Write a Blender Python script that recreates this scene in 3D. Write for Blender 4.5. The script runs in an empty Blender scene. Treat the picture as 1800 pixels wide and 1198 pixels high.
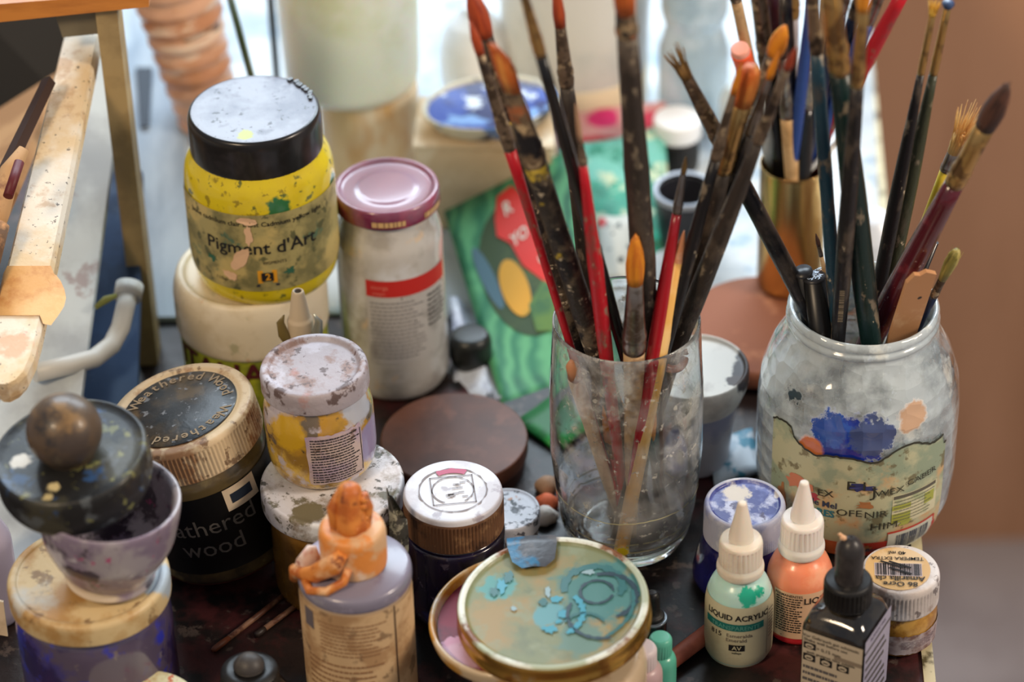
import bpy, bmesh, math, random
from mathutils import Vector, Matrix
rad = math.radians
random.seed(11)
SC = bpy.context.scene
COL = SC.collection

# ------------------------------------------------------------------ camera, light, exposure
F, PITCH, ROLL, H = 5200.0, rad(36.5), rad(1.6), 1.05     # focal length in pixels of 1800x1198; camera 1.05 m above the table top
CAM = Vector((0, 0, H))
FWD = Vector((0, math.cos(PITCH), -math.sin(PITCH)))
_r, _u = Vector((1, 0, 0)), Vector((0, math.sin(PITCH), math.cos(PITCH)))
RGT = _r * math.cos(ROLL) - _u * math.sin(ROLL)
UPV = _u * math.cos(ROLL) + _r * math.sin(ROLL)
cd = bpy.data.cameras.new('camera'); cam = bpy.data.objects.new('camera', cd); COL.objects.link(cam)
M = Matrix.Identity(4)
for i in range(3):
    M[i][0], M[i][1], M[i][2], M[i][3] = RGT[i], UPV[i], -FWD[i], CAM[i]
cam.matrix_world = M
cd.sensor_width = 36; cd.lens = F / 1800 * 36; cd.clip_start = .05
cd.dof.use_dof = True; cd.dof.focus_distance = 1.545; cd.dof.aperture_fstop = 4.2
SC.camera = cam
SC.view_settings.view_transform = 'Standard'; SC.view_settings.look = 'None'
SC.view_settings.gamma = 1; SC.view_settings.exposure = 0.12
SC.cycles.use_denoising = True
SC.cycles.max_bounces = 12; SC.cycles.transmission_bounces = 12; SC.cycles.transparent_max_bounces = 12
SC.cycles.sample_clamp_indirect = 4

W = bpy.data.worlds.new('world'); SC.world = W; W.use_nodes = True
W.node_tree.nodes['Background'].inputs[0].default_value = (.92, .93, 1, 1)
W.node_tree.nodes['Background'].inputs[1].default_value = .25
def area(name, loc, aim, sx, sy, power, col):
    l = bpy.data.lights.new(name, 'AREA'); l.shape = 'RECTANGLE'; l.size, l.size_y = sx, sy; l.energy = power; l.color = col
    o = bpy.data.objects.new(name, l); COL.objects.link(o); o.location = loc
    o.rotation_euler = (Vector(aim) - Vector(loc)).to_track_quat('-Z', 'Y').to_euler()
    return o
area('window_daylight', (-.35, 2.4, .95), (-.05, 1.5, 0), .7, .8, 17, (.76, .89, 1))
area('window_daylight.001', (.42, 2.4, .95), (.05, 1.5, 0), .7, .8, 17, (.76, .89, 1))
area('room_lamp', (-1.1, -.1, 1.75), (0, 1.4, 0), .4, .4, 24, (1, .76, .50))
area('cupboard_fill', (1.7, .7, 1.3), (.8, 2.1, -.15), .5, .5, 34, (1, .84, .68))  # added fill light to brighten the cupboard front, strongest towards its top

def ray(px, py):
    return (FWD * F + RGT * (px - 900) - UPV * (py - 599)).normalized()
def on(px, py, z=0.0):                      # the point of height z seen at a pixel
    d = ray(px, py); return CAM + d * ((z - H) / d.z)
def at(px, py, Y):                          # the point at distance Y seen at a pixel
    d = ray(px, py); return CAM + d * (Y / d.y)
def proj(p):
    v = Vector(p) - CAM; w = v.dot(FWD)
    return 900 + F * v.dot(RGT) / w, 599 - F * v.dot(UPV) / w
def depth(p): return (Vector(p) - CAM).dot(FWD)
def hgt(p, pytop):                          # height above p whose image row is pytop
    lo, hi = 0.0, .5
    for _ in range(40):
        m = (lo + hi) / 2
        if proj((p[0], p[1], p[2] + m))[1] > pytop: lo = m
        else: hi = m
    return lo
def rr(p, wpx): return wpx * depth(p) / F   # pixels -> metres at p

# ------------------------------------------------------------------ materials
def c(r, g, b):
    f = lambda v: (v / 255 / 12.92) if v / 255 <= .04045 else ((v / 255 + .055) / 1.055) ** 2.4
    return (f(r), f(g), f(b), 1)
_cache = {}
def mat(name, base, rough=.5, metal=0, stains=(), spots=(), bump=0, bscale=200, trans=0, film=None, coat=0, sss=0,
        stretch=(1, 1, 1), ior=1.45, spec=.5, voro=0, rvar=0):
    if name in _cache: return _cache[name]
    m = bpy.data.materials.new(name); m.use_nodes = True; _cache[name] = m
    nt = m.node_tree; N, L = nt.nodes, nt.links
    b = N['Principled BSDF']
    b.inputs['Roughness'].default_value = rough; b.inputs['Metallic'].default_value = metal
    b.inputs['IOR'].default_value = ior; b.inputs['Specular IOR Level'].default_value = spec
    b.inputs['Coat Weight'].default_value = coat; b.inputs['Coat Roughness'].default_value = .12
    if sss: b.inputs['Subsurface Weight'].default_value = sss; b.inputs['Subsurface Scale'].default_value = .01
    tc = N.new('ShaderNodeTexCoord'); mp = N.new('ShaderNodeMapping'); mp.inputs['Scale'].default_value = stretch
    seed = (sum(ord(ch) * (i + 3) for i, ch in enumerate(name)) % 97) * .37
    mp.inputs['Location'].default_value = (seed, seed * .7, seed * .3)
    L.new(tc.outputs['Object'], mp.inputs['Vector'])
    def noise(scale, detail=6, vec=None, off=0.0, rgh=.6):
        n = N.new('ShaderNodeTexNoise'); n.noise_dimensions = '4D'; n.inputs['W'].default_value = off
        n.inputs['Scale'].default_value = scale; n.inputs['Detail'].default_value = detail; n.inputs['Roughness'].default_value = rgh
        L.new(vec or mp.outputs['Vector'], n.inputs['Vector']); return n
    def ramp(src, lo, hi, top=1.0):
        r = N.new('ShaderNodeMapRange'); r.inputs['From Min'].default_value = lo; r.inputs['From Max'].default_value = hi
        r.inputs['To Max'].default_value = top; L.new(src, r.inputs['Value']); return r.outputs['Result']
    rgb = N.new('ShaderNodeRGB'); rgb.outputs[0].default_value = base
    cur = rgb.outputs[0]
    q_ = lambda x: .5 + (x - .5) * .62        # noise values crowd around one half
    for i, s in enumerate(stains):
        colr, sc, lo, hi = s[:4]; top = s[4] if len(s) > 4 else 1.0
        mx = N.new('ShaderNodeMix'); mx.data_type = 'RGBA'
        L.new(ramp(noise(sc, off=i * 3.1 + seed).outputs['Fac'], q_(lo), q_(hi), top), mx.inputs[0])
        L.new(cur, mx.inputs[6]); mx.inputs[7].default_value = colr; cur = mx.outputs[2]
    masks = []
    for k, (colr, sc, lo, hi, top) in enumerate(film or ()):
        fm = ramp(noise(sc, off=5.5 + k * 2).outputs['Fac'], q_(lo), q_(hi), top); masks.append(fm)
        mx = N.new('ShaderNodeMix'); mx.data_type = 'RGBA'; L.new(fm, mx.inputs[0]); L.new(cur, mx.inputs[6])
        mx.inputs[7].default_value = colr; cur = mx.outputs[2]
    if spots:
        for i, s in enumerate(spots):       # (centre, radius, colour[, raggedness, noise scale, xyz squeeze])
            cen, r_, colr = s[:3]; rag = s[3] if len(s) > 3 else .6; ns = s[4] if len(s) > 4 else 1.6 / r_
            sq = s[5] if len(s) > 5 else (1, 1, 1)
            n = noise(ns, 4, tc.outputs['Object'], i * 2.3)
            sub = N.new('ShaderNodeVectorMath'); sub.operation = 'SUBTRACT'; sub.inputs[1].default_value = cen
            L.new(tc.outputs['Object'], sub.inputs[0])
            mu = N.new('ShaderNodeVectorMath'); mu.operation = 'MULTIPLY'; mu.inputs[1].default_value = sq
            L.new(sub.outputs[0], mu.inputs[0])
            ln = N.new('ShaderNodeVectorMath'); ln.operation = 'LENGTH'; L.new(mu.outputs[0], ln.inputs[0])
            ad = N.new('ShaderNodeMath'); ad.operation = 'MULTIPLY_ADD'; L.new(n.outputs['Fac'], ad.inputs[0])
            ad.inputs[1].default_value = rag * r_ * 2.2; L.new(ln.outputs['Value'], ad.inputs[2])
            mx = N.new('ShaderNodeMix'); mx.data_type = 'RGBA'
            mk = ramp(ad.outputs[0], r_ * (1.05 + rag * 1.1), r_ * (.80 + rag * 1.1)); masks.append(mk)
            L.new(mk, mx.inputs[0])
            L.new(cur, mx.inputs[6]); mx.inputs[7].default_value = colr; cur = mx.outputs[2]
    if trans:
        b.inputs['Transmission Weight'].default_value = trans
        last = None
        for fm in masks:
            sb = N.new('ShaderNodeMath'); sb.operation = 'SUBTRACT'; sb.use_clamp = True
            if last is None: sb.inputs[0].default_value = trans
            else: L.new(last, sb.inputs[0])
            L.new(fm, sb.inputs[1]); last = sb.outputs[0]
        if last: L.new(last, b.inputs['Transmission Weight'])
    L.new(cur, b.inputs['Base Color'])
    if rvar:
        L.new(ramp(noise(bscale * .4, off=7.7).outputs['Fac'], .3, .7, 1), (rm := N.new('ShaderNodeMapRange')).inputs['Value'])
        rm.inputs['To Min'].default_value = rough; rm.inputs['To Max'].default_value = min(1, rough + rvar)
        L.new(rm.outputs['Result'], b.inputs['Roughness'])
    if bump or voro:
        bp = N.new('ShaderNodeBump'); bp.inputs['Strength'].default_value = 1; bp.inputs['Distance'].default_value = bump or voro
        if voro:
            vo = N.new('ShaderNodeTexVoronoi'); vo.inputs['Scale'].default_value = bscale; vo.feature = 'F1'
            vo.inputs['Randomness'].default_value = .35
            L.new(tc.outputs['Object'], vo.inputs['Vector']); L.new(vo.outputs['Distance'], bp.inputs['Height'])
        else:
            L.new(noise(bscale, 5, off=1.3).outputs['Fac'], bp.inputs['Height'])
        L.new(bp.outputs['Normal'], b.inputs['Normal'])
    return m

# ------------------------------------------------------------------ mesh builder
def soft(prof, b=.0012, n=3):
    out = [prof[0]]
    for i in range(1, len(prof) - 1):
        p0, p1, p2 = Vector(prof[i-1]), Vector(prof[i]), Vector(prof[i+1])
        a, d = (p0 - p1), (p2 - p1)
        ra, rd = min(b, a.length * .45), min(b, d.length * .45)
        if a.length < 1e-7 or d.length < 1e-7: out.append(tuple(p1)); continue
        q0, q2 = p1 + a.normalized() * ra, p1 + d.normalized() * rd
        for k in range(n + 1):
            t = k / n
            out.append(tuple(q0 * (1-t)**2 + p1 * 2*t*(1-t) + q2 * t*t))
    out.append(prof[-1]); return out
_tx = {}
def glyphs(s, bold=0.0):
    if (s, bold) in _tx: return _tx[(s, bold)]
    cu = bpy.data.curves.new('t', 'FONT'); cu.body = s; cu.size = 1; cu.resolution_u = 2; cu.align_x = 'CENTER'; cu.align_y = 'CENTER'
    cu.offset = bold; cu.fill_mode = 'FRONT'
    o = bpy.data.objects.new('t', cu); me = bpy.data.meshes.new_from_object(o)
    r = ([v.co.xy.copy() for v in me.vertices], [list(p.vertices) for p in me.polygons])
    bpy.data.objects.remove(o); bpy.data.curves.remove(cu); bpy.data.meshes.remove(me)
    _tx[(s, bold)] = r; return r
class MB:
    def __init__(s): s.v, s.f, s.m, s.s = [], [], [], []
    def add(s, vs, fs, mi=0, sm=True):
        n = len(s.v); s.v += [tuple(v) for v in vs]
        for f in fs: s.f.append([i + n for i in f]); s.m.append(mi); s.s.append(sm)
        return s
    def lathe(s, prof, seg=56, mi=0, ribs=None, cen=(0, 0), mis=None, wob=0, xf=None, sm=True):
        vs, fs, rings = [], [], []
        if ribs: seg = ribs[0] * 4
        ph = random.random() * 6
        for i, (r, z) in enumerate(prof):
            if abs(r) < 1e-6: rings.append([len(vs)]); vs.append(Vector((cen[0], cen[1], z))); continue
            ring = []
            for k in range(seg):
                a = 2 * math.pi * k / seg; q = r
                if ribs and ribs[2] <= z <= ribs[3] and r > ribs[4]: q = r - (ribs[1] if k % 4 in (0, 1) else 0)
                if wob: q *= 1 + wob * (math.sin(3 * a + ph) + .6 * math.sin(5 * a + ph * 2 + z * 90) + .4 * math.sin(11 * a + z * 200))
                ring.append(len(vs)); vs.append(Vector((cen[0] + q * math.sin(a), cen[1] - q * math.cos(a), z)))
            rings.append(ring)
        if xf: vs = [xf(v) for v in vs]
        for i in range(len(rings) - 1):
            A, B = rings[i], rings[i+1]; g = []
            if len(A) == 1 and len(B) == 1: continue
            for k in range(seg):
                k2 = (k + 1) % seg
                if len(A) == 1: g.append([A[0], B[k2], B[k]])
                elif len(B) == 1: g.append([A[k], A[k2], B[0]])
                else: g.append([A[k], A[k2], B[k2], B[k]])
            n0 = len(s.v) if i == 0 else n0
            if i == 0: s.v += [tuple(v) for v in vs]
            for f in g: s.f.append([q + n0 for q in f]); s.m.append(mis[i] if mis else mi); s.s.append(sm)
        return s
    def box(s, cn, sz, mi=0, rot=None, bev=0):
        x, y, z = [q / 2 for q in sz]
        vs = [Vector((a, b, d)) for a in (-x, x) for b in (-y, y) for d in (-z, z)]
        if rot: vs = [rot @ v for v in vs]
        vs = [v + Vector(cn) for v in vs]
        return s.add(vs, [[0,1,3,2],[4,6,7,5],[0,4,5,1],[2,3,7,6],[0,2,6,4],[1,5,7,3]], mi, False)
    def tube(s, path, radii, seg=12, mi=0, flat=(1, 1), ref=None, mis=None):
        path = [Vector(p) for p in path]; vs, fs = [], []
        if not hasattr(radii, '__len__'): radii = [radii] * len(path)
        up = Vector(ref) if ref else Vector((.13, -.99, .05)); prev = None
        for i, p in enumerate(path):
            t = (path[min(i+1, len(path)-1)] - path[max(i-1, 0)]).normalized()
            x = (up - t * up.dot(t)) if prev is None else (prev - t * prev.dot(t))
            x.normalize(); prev = x; y = t.cross(x)
            fl = flat[i] if hasattr(flat[0], '__len__') else flat
            for k in range(seg):
                a = 2 * math.pi * k / seg
                vs.append(p + y * (math.cos(a) * radii[i] * fl[0]) + x * (math.sin(a) * radii[i] * fl[1]))
        n0 = len(s.v); s.v += [tuple(v) for v in vs]
        for i in range(len(path) - 1):
            for k in range(seg):
                k2 = (k + 1) % seg
                s.f.append([n0 + i*seg+k, n0 + i*seg+k2, n0 + (i+1)*seg+k2, n0 + (i+1)*seg+k]); s.m.append(mis[i] if mis else mi); s.s.append(True)
        s.f.append([n0 + k for k in range(seg)][::-1]); s.m.append(mis[0] if mis else mi); s.s.append(False)
        s.f.append([n0 + (len(path)-1)*seg + k for k in range(seg)]); s.m.append(mis[-1] if mis else mi); s.s.append(False)
        return s
    def slab(s, cs, th, mi=0, n=1, bow=0):            # four corners, thickness away from the camera side
        cs = [Vector(q) for q in cs]; nn = (cs[1]-cs[0]).cross(cs[3]-cs[0]).normalized()
        if nn.dot(CAM - cs[0]) < 0: nn = -nn
        vs = []
        for k in (0, 1):
            for j in range(n + 1):
                for i in range(n + 1):
                    u, v = i / n, j / n
                    p = (cs[0]*(1-u) + cs[1]*u)*(1-v) + (cs[3]*(1-u) + cs[2]*u)*v
                    p = p + nn * (bow * (math.sin(u*3.1) * math.sin(v*3.1) + .35*math.sin(u*9+v*4)) - k * th); vs.append(p)
        q = (n+1)**2; fs = []
        for j in range(n):
            for i in range(n):
                a = j*(n+1)+i
                fs.append([a, a+1, a+n+2, a+n+1]); fs.append([q+a, q+a+n+1, q+a+n+2, q+a+1])
        for i in range(n):
            for a, b in ((i, i+1), (n*(n+1)+i, n*(n+1)+i+1), (i*(n+1), (i+1)*(n+1)), (i*(n+1)+n, (i+1)*(n+1)+n)):
                fs.append([a, b, q+b, q+a])
        return s.add(vs, fs, mi, n > 1)
    def mark(s, mp, pts, mi):                          # flat polygon on a mapped surface
        return s.add([mp(u, v) for u, v in pts], [list(range(len(pts)))], mi, False)
    def rect(s, mp, u0, u1, v0, v1, mi, n=1, rag=0):
        vs, fs = [], []; J = max(4 if rag else 1, math.ceil(abs(v1 - v0)/.004))
        for j in range(J + 1):
            for i in range(n + 1):
                u, v = u0 + (u1-u0)*i/n, v0 + (v1-v0)*j/J
                if rag and j in (0, J): v += random.uniform(-rag, rag)
                if rag and i in (0, n): u += random.uniform(-rag, rag)
                vs.append(mp(u, v))
        for j in range(J):
            for i in range(n): a = j*(n+1)+i; fs.append([a, a+1, a+n+2, a+n+1])
        return s.add(vs, fs, mi, True)
    def text(s, mp, t, u, v, size, mi, rot=0, sx=1, bold=0.0):
        V_, F_ = glyphs(t, bold); ca, sa = math.cos(rot), math.sin(rot)
        return s.add([mp(u + size*(p.x*sx*ca - p.y*sa), v + size*(p.x*sx*sa + p.y*ca)) for p in V_], F_, mi, False)
    def lines(s, mp, u0, u1, v0, v1, rows, mi, fill=.45, gap=.0012):     # rows of print too small to read
        for j in range(rows):
            v = v1 - (v1 - v0) * (j + .5) / rows; h = (v1 - v0) / rows * fill / 2; u = u0
            end = u1 - random.random() * (u1-u0) * .25
            while u < end:
                w = random.uniform(.7, 3) * gap; s.rect(mp, u, min(u + w, u1), v - h, v + h, mi); u += w + gap * .45
        return s
    def bars(s, mp, u0, u1, v0, v1, mi):
        u = u0
        while u < u1:
            w = random.choice((.4, .4, .8, 1.2)) * (u1-u0) / 36; s.rect(mp, u, min(u+w, u1), v0, v1, mi); u += w + random.choice((.4, .7, 1)) * (u1-u0)/36
        return s
    def build(s, name, mats, parent=None, loc=None, recalc=True):
        me = bpy.data.meshes.new(name); me.from_pydata(s.v, [], s.f)
        for p, a, b in zip(me.polygons, s.m, s.s): p.material_index = a; p.use_smooth = b
        if not isinstance(mats, (list, tuple)): mats = [mats]
        for m in mats: me.materials.append(m)
        if recalc:
            bm = bmesh.new(); bm.from_mesh(me); bmesh.ops.recalc_face_normals(bm, faces=bm.faces); bm.to_mesh(me); bm.free()
        o = bpy.data.objects.new(name, me); COL.objects.link(o)
        if parent: o.parent = parent
        if loc is not None: o.location = loc
        return o
def cyl(R_, z0=0, a0=0, eps=.0004):                    # (u, v) metres on a round wall; u to the right, u = 0 faces the viewer side
    rf = R_ if callable(R_) else (lambda z: R_)
    def mp(u, v):
        r0 = rf(z0 + v); a = a0 + u / r0; r0 += eps
        return Vector((r0 * math.sin(a), -r0 * math.cos(a), z0 + v))
    return mp
def disc(z, rot=0, cx=0, cy=0):
    ca, sa = math.cos(rot), math.sin(rot)
    return lambda u, v: Vector((cx + u*ca - v*sa, cy + u*sa + v*ca, z))
def layer(mp, k):                                      # the same map, k layers of ink higher
    def m2(u, v):
        p = mp(u, v); q = mp(u + .0004, v); w = mp(u, v + .0004)
        n = (q - p).cross(w - p).normalized(); return p + n * .00012 * k
    return m2
def thing(name, label, cat, loc=(0, 0, 0), rot=(0, 0, 0), group=None):
    o = bpy.data.objects.new(name, None); COL.objects.link(o); o.location = loc; o.rotation_euler = rot
    o.empty_display_size = .02; o['label'] = label; o['category'] = cat
    if group: o['group'] = group
    return o
def tag(o, label, cat, group=None):
    o['label'] = label; o['category'] = cat
    if group: o['group'] = group
    return o
def struct(o): o['kind'] = 'structure'; return o
def pr(prof):                                          # radius at height from an outer profile
    def f(z):
        for (r0, z0), (r1, z1) in zip(prof, prof[1:]):
            if z0 <= z <= z1 and z1 > z0: return r0 + (r1 - r0) * (z - z0) / (z1 - z0)
        return prof[-1][0]
    return f
# ------------------------------------------------------------------ materials in common
white_pl = mat('white_plastic', c(226, 226, 222), .38, stains=[(c(170, 165, 155), 60, .55, .75, .5)], bump=.0004, bscale=90)
black_pl = mat('black_plastic', c(22, 21, 21), .32, stains=[(c(70, 66, 62), 90, .6, .75, .5)], rvar=.3)
ink = mat('black_ink', c(26, 24, 26), .6)
paper = mat('paper_label', c(222, 200, 168), .7, stains=[(c(160, 130, 96), 60, .5, .75, .5)])

# ------------------------------------------------------------------ the setting
FLOORZ, WALLY = -.75, 2.10
fl = MB().box((.3, 1.2, FLOORZ - .02), (5, 6, .04)).build('floor', mat('floor_grey', c(150, 142, 142), .6, stains=[(c(120, 110, 110), 6, .4, .7)]))
struct(fl)
w = MB(); w.box((-.35, WALLY + .41, .02), (1.5, .02, 1.53))
struct(w.build('wall_rear', mat('wall_white', c(205, 214, 222), .8, stains=[(c(170, 185, 198), 5, .4, .65)])))
w = MB(); w.box((.4, 4.4, -.1), (6, .05, 1.4))
cb = thing('wooden_cupboard', 'plain brown wooden cupboard standing on the grey floor beyond the table', 'cupboard', (.93, WALLY + .25, FLOORZ))
wd = mat('cupboard_wood', c(182, 138, 108), .55, stains=[(c(160, 118, 88), 8, .4, .7)], stretch=(1, 1, .15))
MB().box((0, 0, .48), (1.36, .5, .96)).build('body', wd, cb)
MB().box((0, 0, .97), (1.4, .54, .025)).build('top', wd, cb)
MB().box((0, 0, .01), (1.3, .45, .02), 0).build('plinth', wd, cb)

# ------------------------------------------------------------------ work table
tb = thing('work_table', 'dark paint-stained work table carrying all the jars', 'table', (0, 1.5, FLOORZ))
dark = mat('table_top_dark', c(38, 28, 26), .42, stains=[(c(74, 34, 34), 14, .5, .62), (c(18, 15, 15), 30, .45, .6), (c(95, 82, 74), 90, .66, .74, .7)],
           bump=.0004, bscale=150)
xr = on(1630, 1198)[0]
pts = [(-.62, .95), (xr - .012, .95), (xr + .052, 1.98), (-.62, 1.98)]
def prism(pts, z0, z1):
    n = len(pts); return [(x, y - 1.5, z) for z in (z0, z1) for x, y in pts], [list(range(n))[::-1], [n + i for i in range(n)]] + [[i, (i+1) % n, n + (i+1) % n, n + i] for i in range(n)]
TH = -FLOORZ
MB().add(*prism(pts, TH - .03, TH), 0, False).build('table_top', dark, tb)
e = [(pts[1][0], .95), (pts[1][0] + .006, .95), (pts[2][0] + .006, 1.98), (pts[2][0], 1.98)]
MB().add(*prism(e, TH - .034, TH + .0015), 0, False).build('edge_strip', mat('edge_cream', c(196, 186, 150), .5, stains=[(c(90, 80, 50), 60, .5, .62)]), tb)
for x in (-.58, .17):
    for y in (1.0, 1.92): MB().box((x, y - 1.5, (TH - .03) / 2), (.04, .04, TH - .03)).build('leg', dark, tb)

# white paper over the rear part of the table
p0, p1 = on(560, 560), on(1420, 600)
sh = MB().slab([(p0[0], 1.45, .0035), (.222, 1.42, .0035), (.27, 1.95, .0035), (-.50, 1.95, .0035)], .003, n=10, bow=.0015)
tag(sh.build('paper_sheet', mat('sheet_white', c(214, 224, 230), .6, stains=[(c(176, 190, 200), 14, .45, .7), (c(120, 160, 190), 40, .62, .72, .6)])),
    'large white paint-marked paper sheet covering the rear of the table', 'paper')

# ------------------------------------------------------------------ left: easel, panels, box
pine = mat('pine_wood', c(226, 196, 150), .5, stains=[(c(240, 226, 200), 20, .45, .6), (c(190, 150, 100), 50, .55, .7, .5), (c(150, 110, 70), 200, .68, .75, .6)],
           stretch=(1, .4, 1), bump=.0003, bscale=180)
ez = thing('easel', 'pale pine painting easel with masking tape on its arm', 'easel', (0, 0, 0))
A, B = at(154, 40, 1.45), at(14, 668, 1.19)
d = (B - A); L_ = d.length; dn = d.normalized()
arm = MB()
sx = Vector((1, .0, 0)); sx = (sx - dn * sx.dot(dn)).normalized(); sz = dn.cross(sx)
def armsec(t, wpx):
    p = A + dn * t; hw = rr(p, wpx) / 2
    return [p + sx*hw + sz*.004, p + sx*(hw*.85) + sz*.007, p - sx*(hw*.85) + sz*.007, p - sx*hw + sz*.004,
            p - sx*hw - sz*.004, p - sx*(hw*.85) - sz*.007, p + sx*(hw*.85) - sz*.007, p + sx*hw - sz*.004]
secs = [(0, 62), (L_*.5, 78), (L_*.8, 86), (L_*.9, 88), (L_*.96, 84), (L_*1.0, 70), (L_*1.02, 46), (L_*1.032, 14)]
vs = [q for t, wp in secs for q in armsec(t, wp)]
fs = [[i*8+k, i*8+(k+1) % 8, (i+1)*8+(k+1) % 8, (i+1)*8+k] for i in range(len(secs)-1) for k in range(8)] + [list(range(8)), [len(vs)-8+k for k in range(8)]]
arm.add(vs, fs, 0, False)
spt = mat('arm_wood', c(226, 200, 158), .5, stains=[(c(240, 230, 212), 16, .45, .6), (c(190, 150, 104), 60, .6, .72, .6), (c(60, 44, 34), 300, .70, .74, .8)],
          spots=[(A + dn*L_*.14, .0045, c(30, 74, 132), .5), (A + dn*L_*.24, .004, c(190, 130, 80), .5), (A + dn*L_*.9 + sx*.004, .007, c(206, 120, 116), .6), (A + dn*L_*.93, .012, c(236, 190, 160), .6)],
          bump=.0003, bscale=180)
arm.build('arm', spt, ez)
t0, t1 = L_*.735, L_*.865
def around(t, k): 
    p = A + dn*t; hw = rr(p, 86)/2 + .0006
    return [p + sx*hw*1.0 + sz*.0085*0 - sz*.005, p + sx*hw + sz*.0052, p + sx*hw*.85 + sz*.0078, p - sx*hw*.85 + sz*.0078, p - sx*hw + sz*.005, p - sx*hw - sz*.005][k]
tp = MB(); vs = []
for j in range(7):
    t = t0 + (t1 - t0)*j/6
    row = [around(t + (.002 if j in (0, 6) else 0)*math.sin(k*2), k) for k in range(6)]
    row[0] = row[1] + sx*(.001 + .0075*min(j, 7 - j, 2.6)/2.6) + sz*-.001
    vs += row
tp.add(vs, [[j*6+k, j*6+k+1, (j+1)*6+k+1, (j+1)*6+k] for j in range(6) for k in range(5)], 0, True)
tp.build('masking_tape', mat('masking_tape', c(222, 168, 102), .55, stains=[(c(190, 120, 60), 60, .5, .7, .7), (c(236, 190, 130), 30, .5, .7)], bump=.0004, bscale=120), ez)
lg0, lg1 = at(262, 640, 1.40), at(188, 6, 1.42)
lg0 = Vector((lg0[0], 1.40, .0)); hw = rr(lg1, 19)
MB().box(((lg0[0]+lg1[0])/2 , 1.415, lg1[2]/2 + .02), (hw*2, .02, lg1[2] + .04)).build('leg', mat('easel_leg', c(168, 146, 104), .55, stains=[(c(140, 120, 84), 30, .45, .7)]), ez)
MB().slab([at(-10, 8, 1.40), at(262, -14, 1.40), at(262, 12, 1.40), at(-10, 40, 1.40)], .02).build('cross_bar', mat('orange_wood', c(206, 134, 62), .4, stains=[(c(160, 92, 40), 40, .45, .7)], stretch=(.2, 1, 1)), ez)
MB().slab([at(95, 20, 1.41), at(182, 16, 1.41), at(186, 58, 1.41), at(110, 66, 1.41)], .03).build('bracket', mat('bracket_grey', c(120, 112, 92), .5), ez)

canv = mat('canvas_white', c(196, 206, 210), .7, stains=[(c(170, 178, 184), 14, .45, .65), (c(140, 110, 110), 40, .68, .76, .6)], spots=[(at(20, 720, 1.26), .006, c(110, 30, 40), .4, 150, (1.6, .5, .5))])
def leaning(name, label, cat, px, m, Yt, Yb, th=.01, n=1, bow=0):
    (a, b, c_, d_) = px
    o = MB().slab([at(*a, Yt), at(*b, Yt), at(*c_, Yb), at(*d_, Yb)], th, n=n, bow=bow).build(name, m)
    return tag(o, label, cat)
leaning('canvas_panel', 'tall whitish canvas panel leaning behind the easel arm', 'canvas', ((150, 88), (222, 84), (104, 990), (-70, 990)), canv, 1.50, 1.205, .006)
leaning('blue_canvas', 'dark blue painted canvas leaning behind the white pipe', 'panel', ((172, 305), (250, 300), (236, 940), (96, 940)),
        mat('blue_panel', c(56, 84, 124), .6, stains=[(c(36, 54, 84), 14, .45, .65), (c(90, 110, 140), 30, .6, .72, .6)]), 1.47, 1.235, .006)
leaning('foam_board', 'bluish white board standing behind the dark easel leg', 'board', ((214, -40), (322, -40), (346, 556), (207, 556)),
        mat('foam_white', c(188, 204, 218), .6, stains=[(c(150, 166, 184), 18, .45, .62), (c(225, 236, 242), 26, .55, .7)], stretch=(1, .25, .25)), 1.72, 1.447, .004)
fb = bpy.data.objects['foam_board']
ya, yb_ = 1.72, 1.447; za, zb2 = at(260, -40, ya).z, at(260, 556, yb_).z
def on_foam(px, py):
    d = ray(px, py); m_ = (za - zb2)/(ya - yb_); t = (zb2 + m_*(0 - yb_) - H + 0)/(d.z - m_*d.y); return CAM + d*(t*.9985)
so = MB().slab([on_foam(238, 118), on_foam(268, 118), on_foam(262, 222), on_foam(246, 222)], .001).build('gap_shade', mat('patch_dark', c(26, 40, 58), .5)); so.parent = fb  # shade of a dark gap, painted as a thin patch on the board
pipe = MB().tube([at(60, 655, 1.30), at(120, 642, 1.31), at(165, 630, 1.32), at(196, 606, 1.335), at(212, 575, 1.345), at(219, 545, 1.35), at(226, 512, 1.36)], rr(at(190, 600, 1.33), 17), 20)
pipe.tube([at(224, 524, 1.358), at(228, 500, 1.366)], rr(at(190, 600, 1.33), 25), 20)
tag(pipe.build('plastic_pipe', mat('pipe_white', c(206, 206, 200), .4)), 'curved white plastic pipe before the dark blue canvas', 'pipe')
kn = MB().tube([at(168, 540, 1.34), at(185, 527, 1.345), at(205, 519, 1.35)], [rr(at(190, 530, 1.34), q) for q in (5, 8, 4)], 10, 0, (1, .5))
tag(kn.build('leaf', mat('olive_leaf', c(120, 124, 62), .6)), 'small olive green leaf lying on the white pipe end', 'leaf')
bx = leaning('cardboard_sheet', 'tan cardboard sheet behind the easel arm', 'cardboard', ((-40, 215), (110, 120), (20, 330), (-60, 520)), mat('cardboard', c(186, 142, 96), .8, stains=[(c(160, 116, 74), 12, .45, .6)]), 1.52, 1.36, .006)
leaning('black_portfolio', 'black portfolio case behind the tan cardboard', 'case', ((-60, 0), (130, 0), (125, 190), (-60, 260)), mat('portfolio', c(14, 14, 16), .6), 1.60, 1.56, .012)
leaning('dark_wood_strip', 'thin dark wooden strip beside the easel arm', 'strip', ((88, 134), (98, 146), (4, 345), (-8, 330)), mat('strip_dark', c(58, 36, 26), .6), 1.38, 1.30, .006)
jarcoin = MB().tube([at(-26, 430, 1.27), at(-6, 370, 1.29), at(18, 300, 1.31), at(42, 262, 1.32)], [rr(at(20, 330, 1.3), q) for q in (22, 24, 18, 10)], 16)
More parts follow.
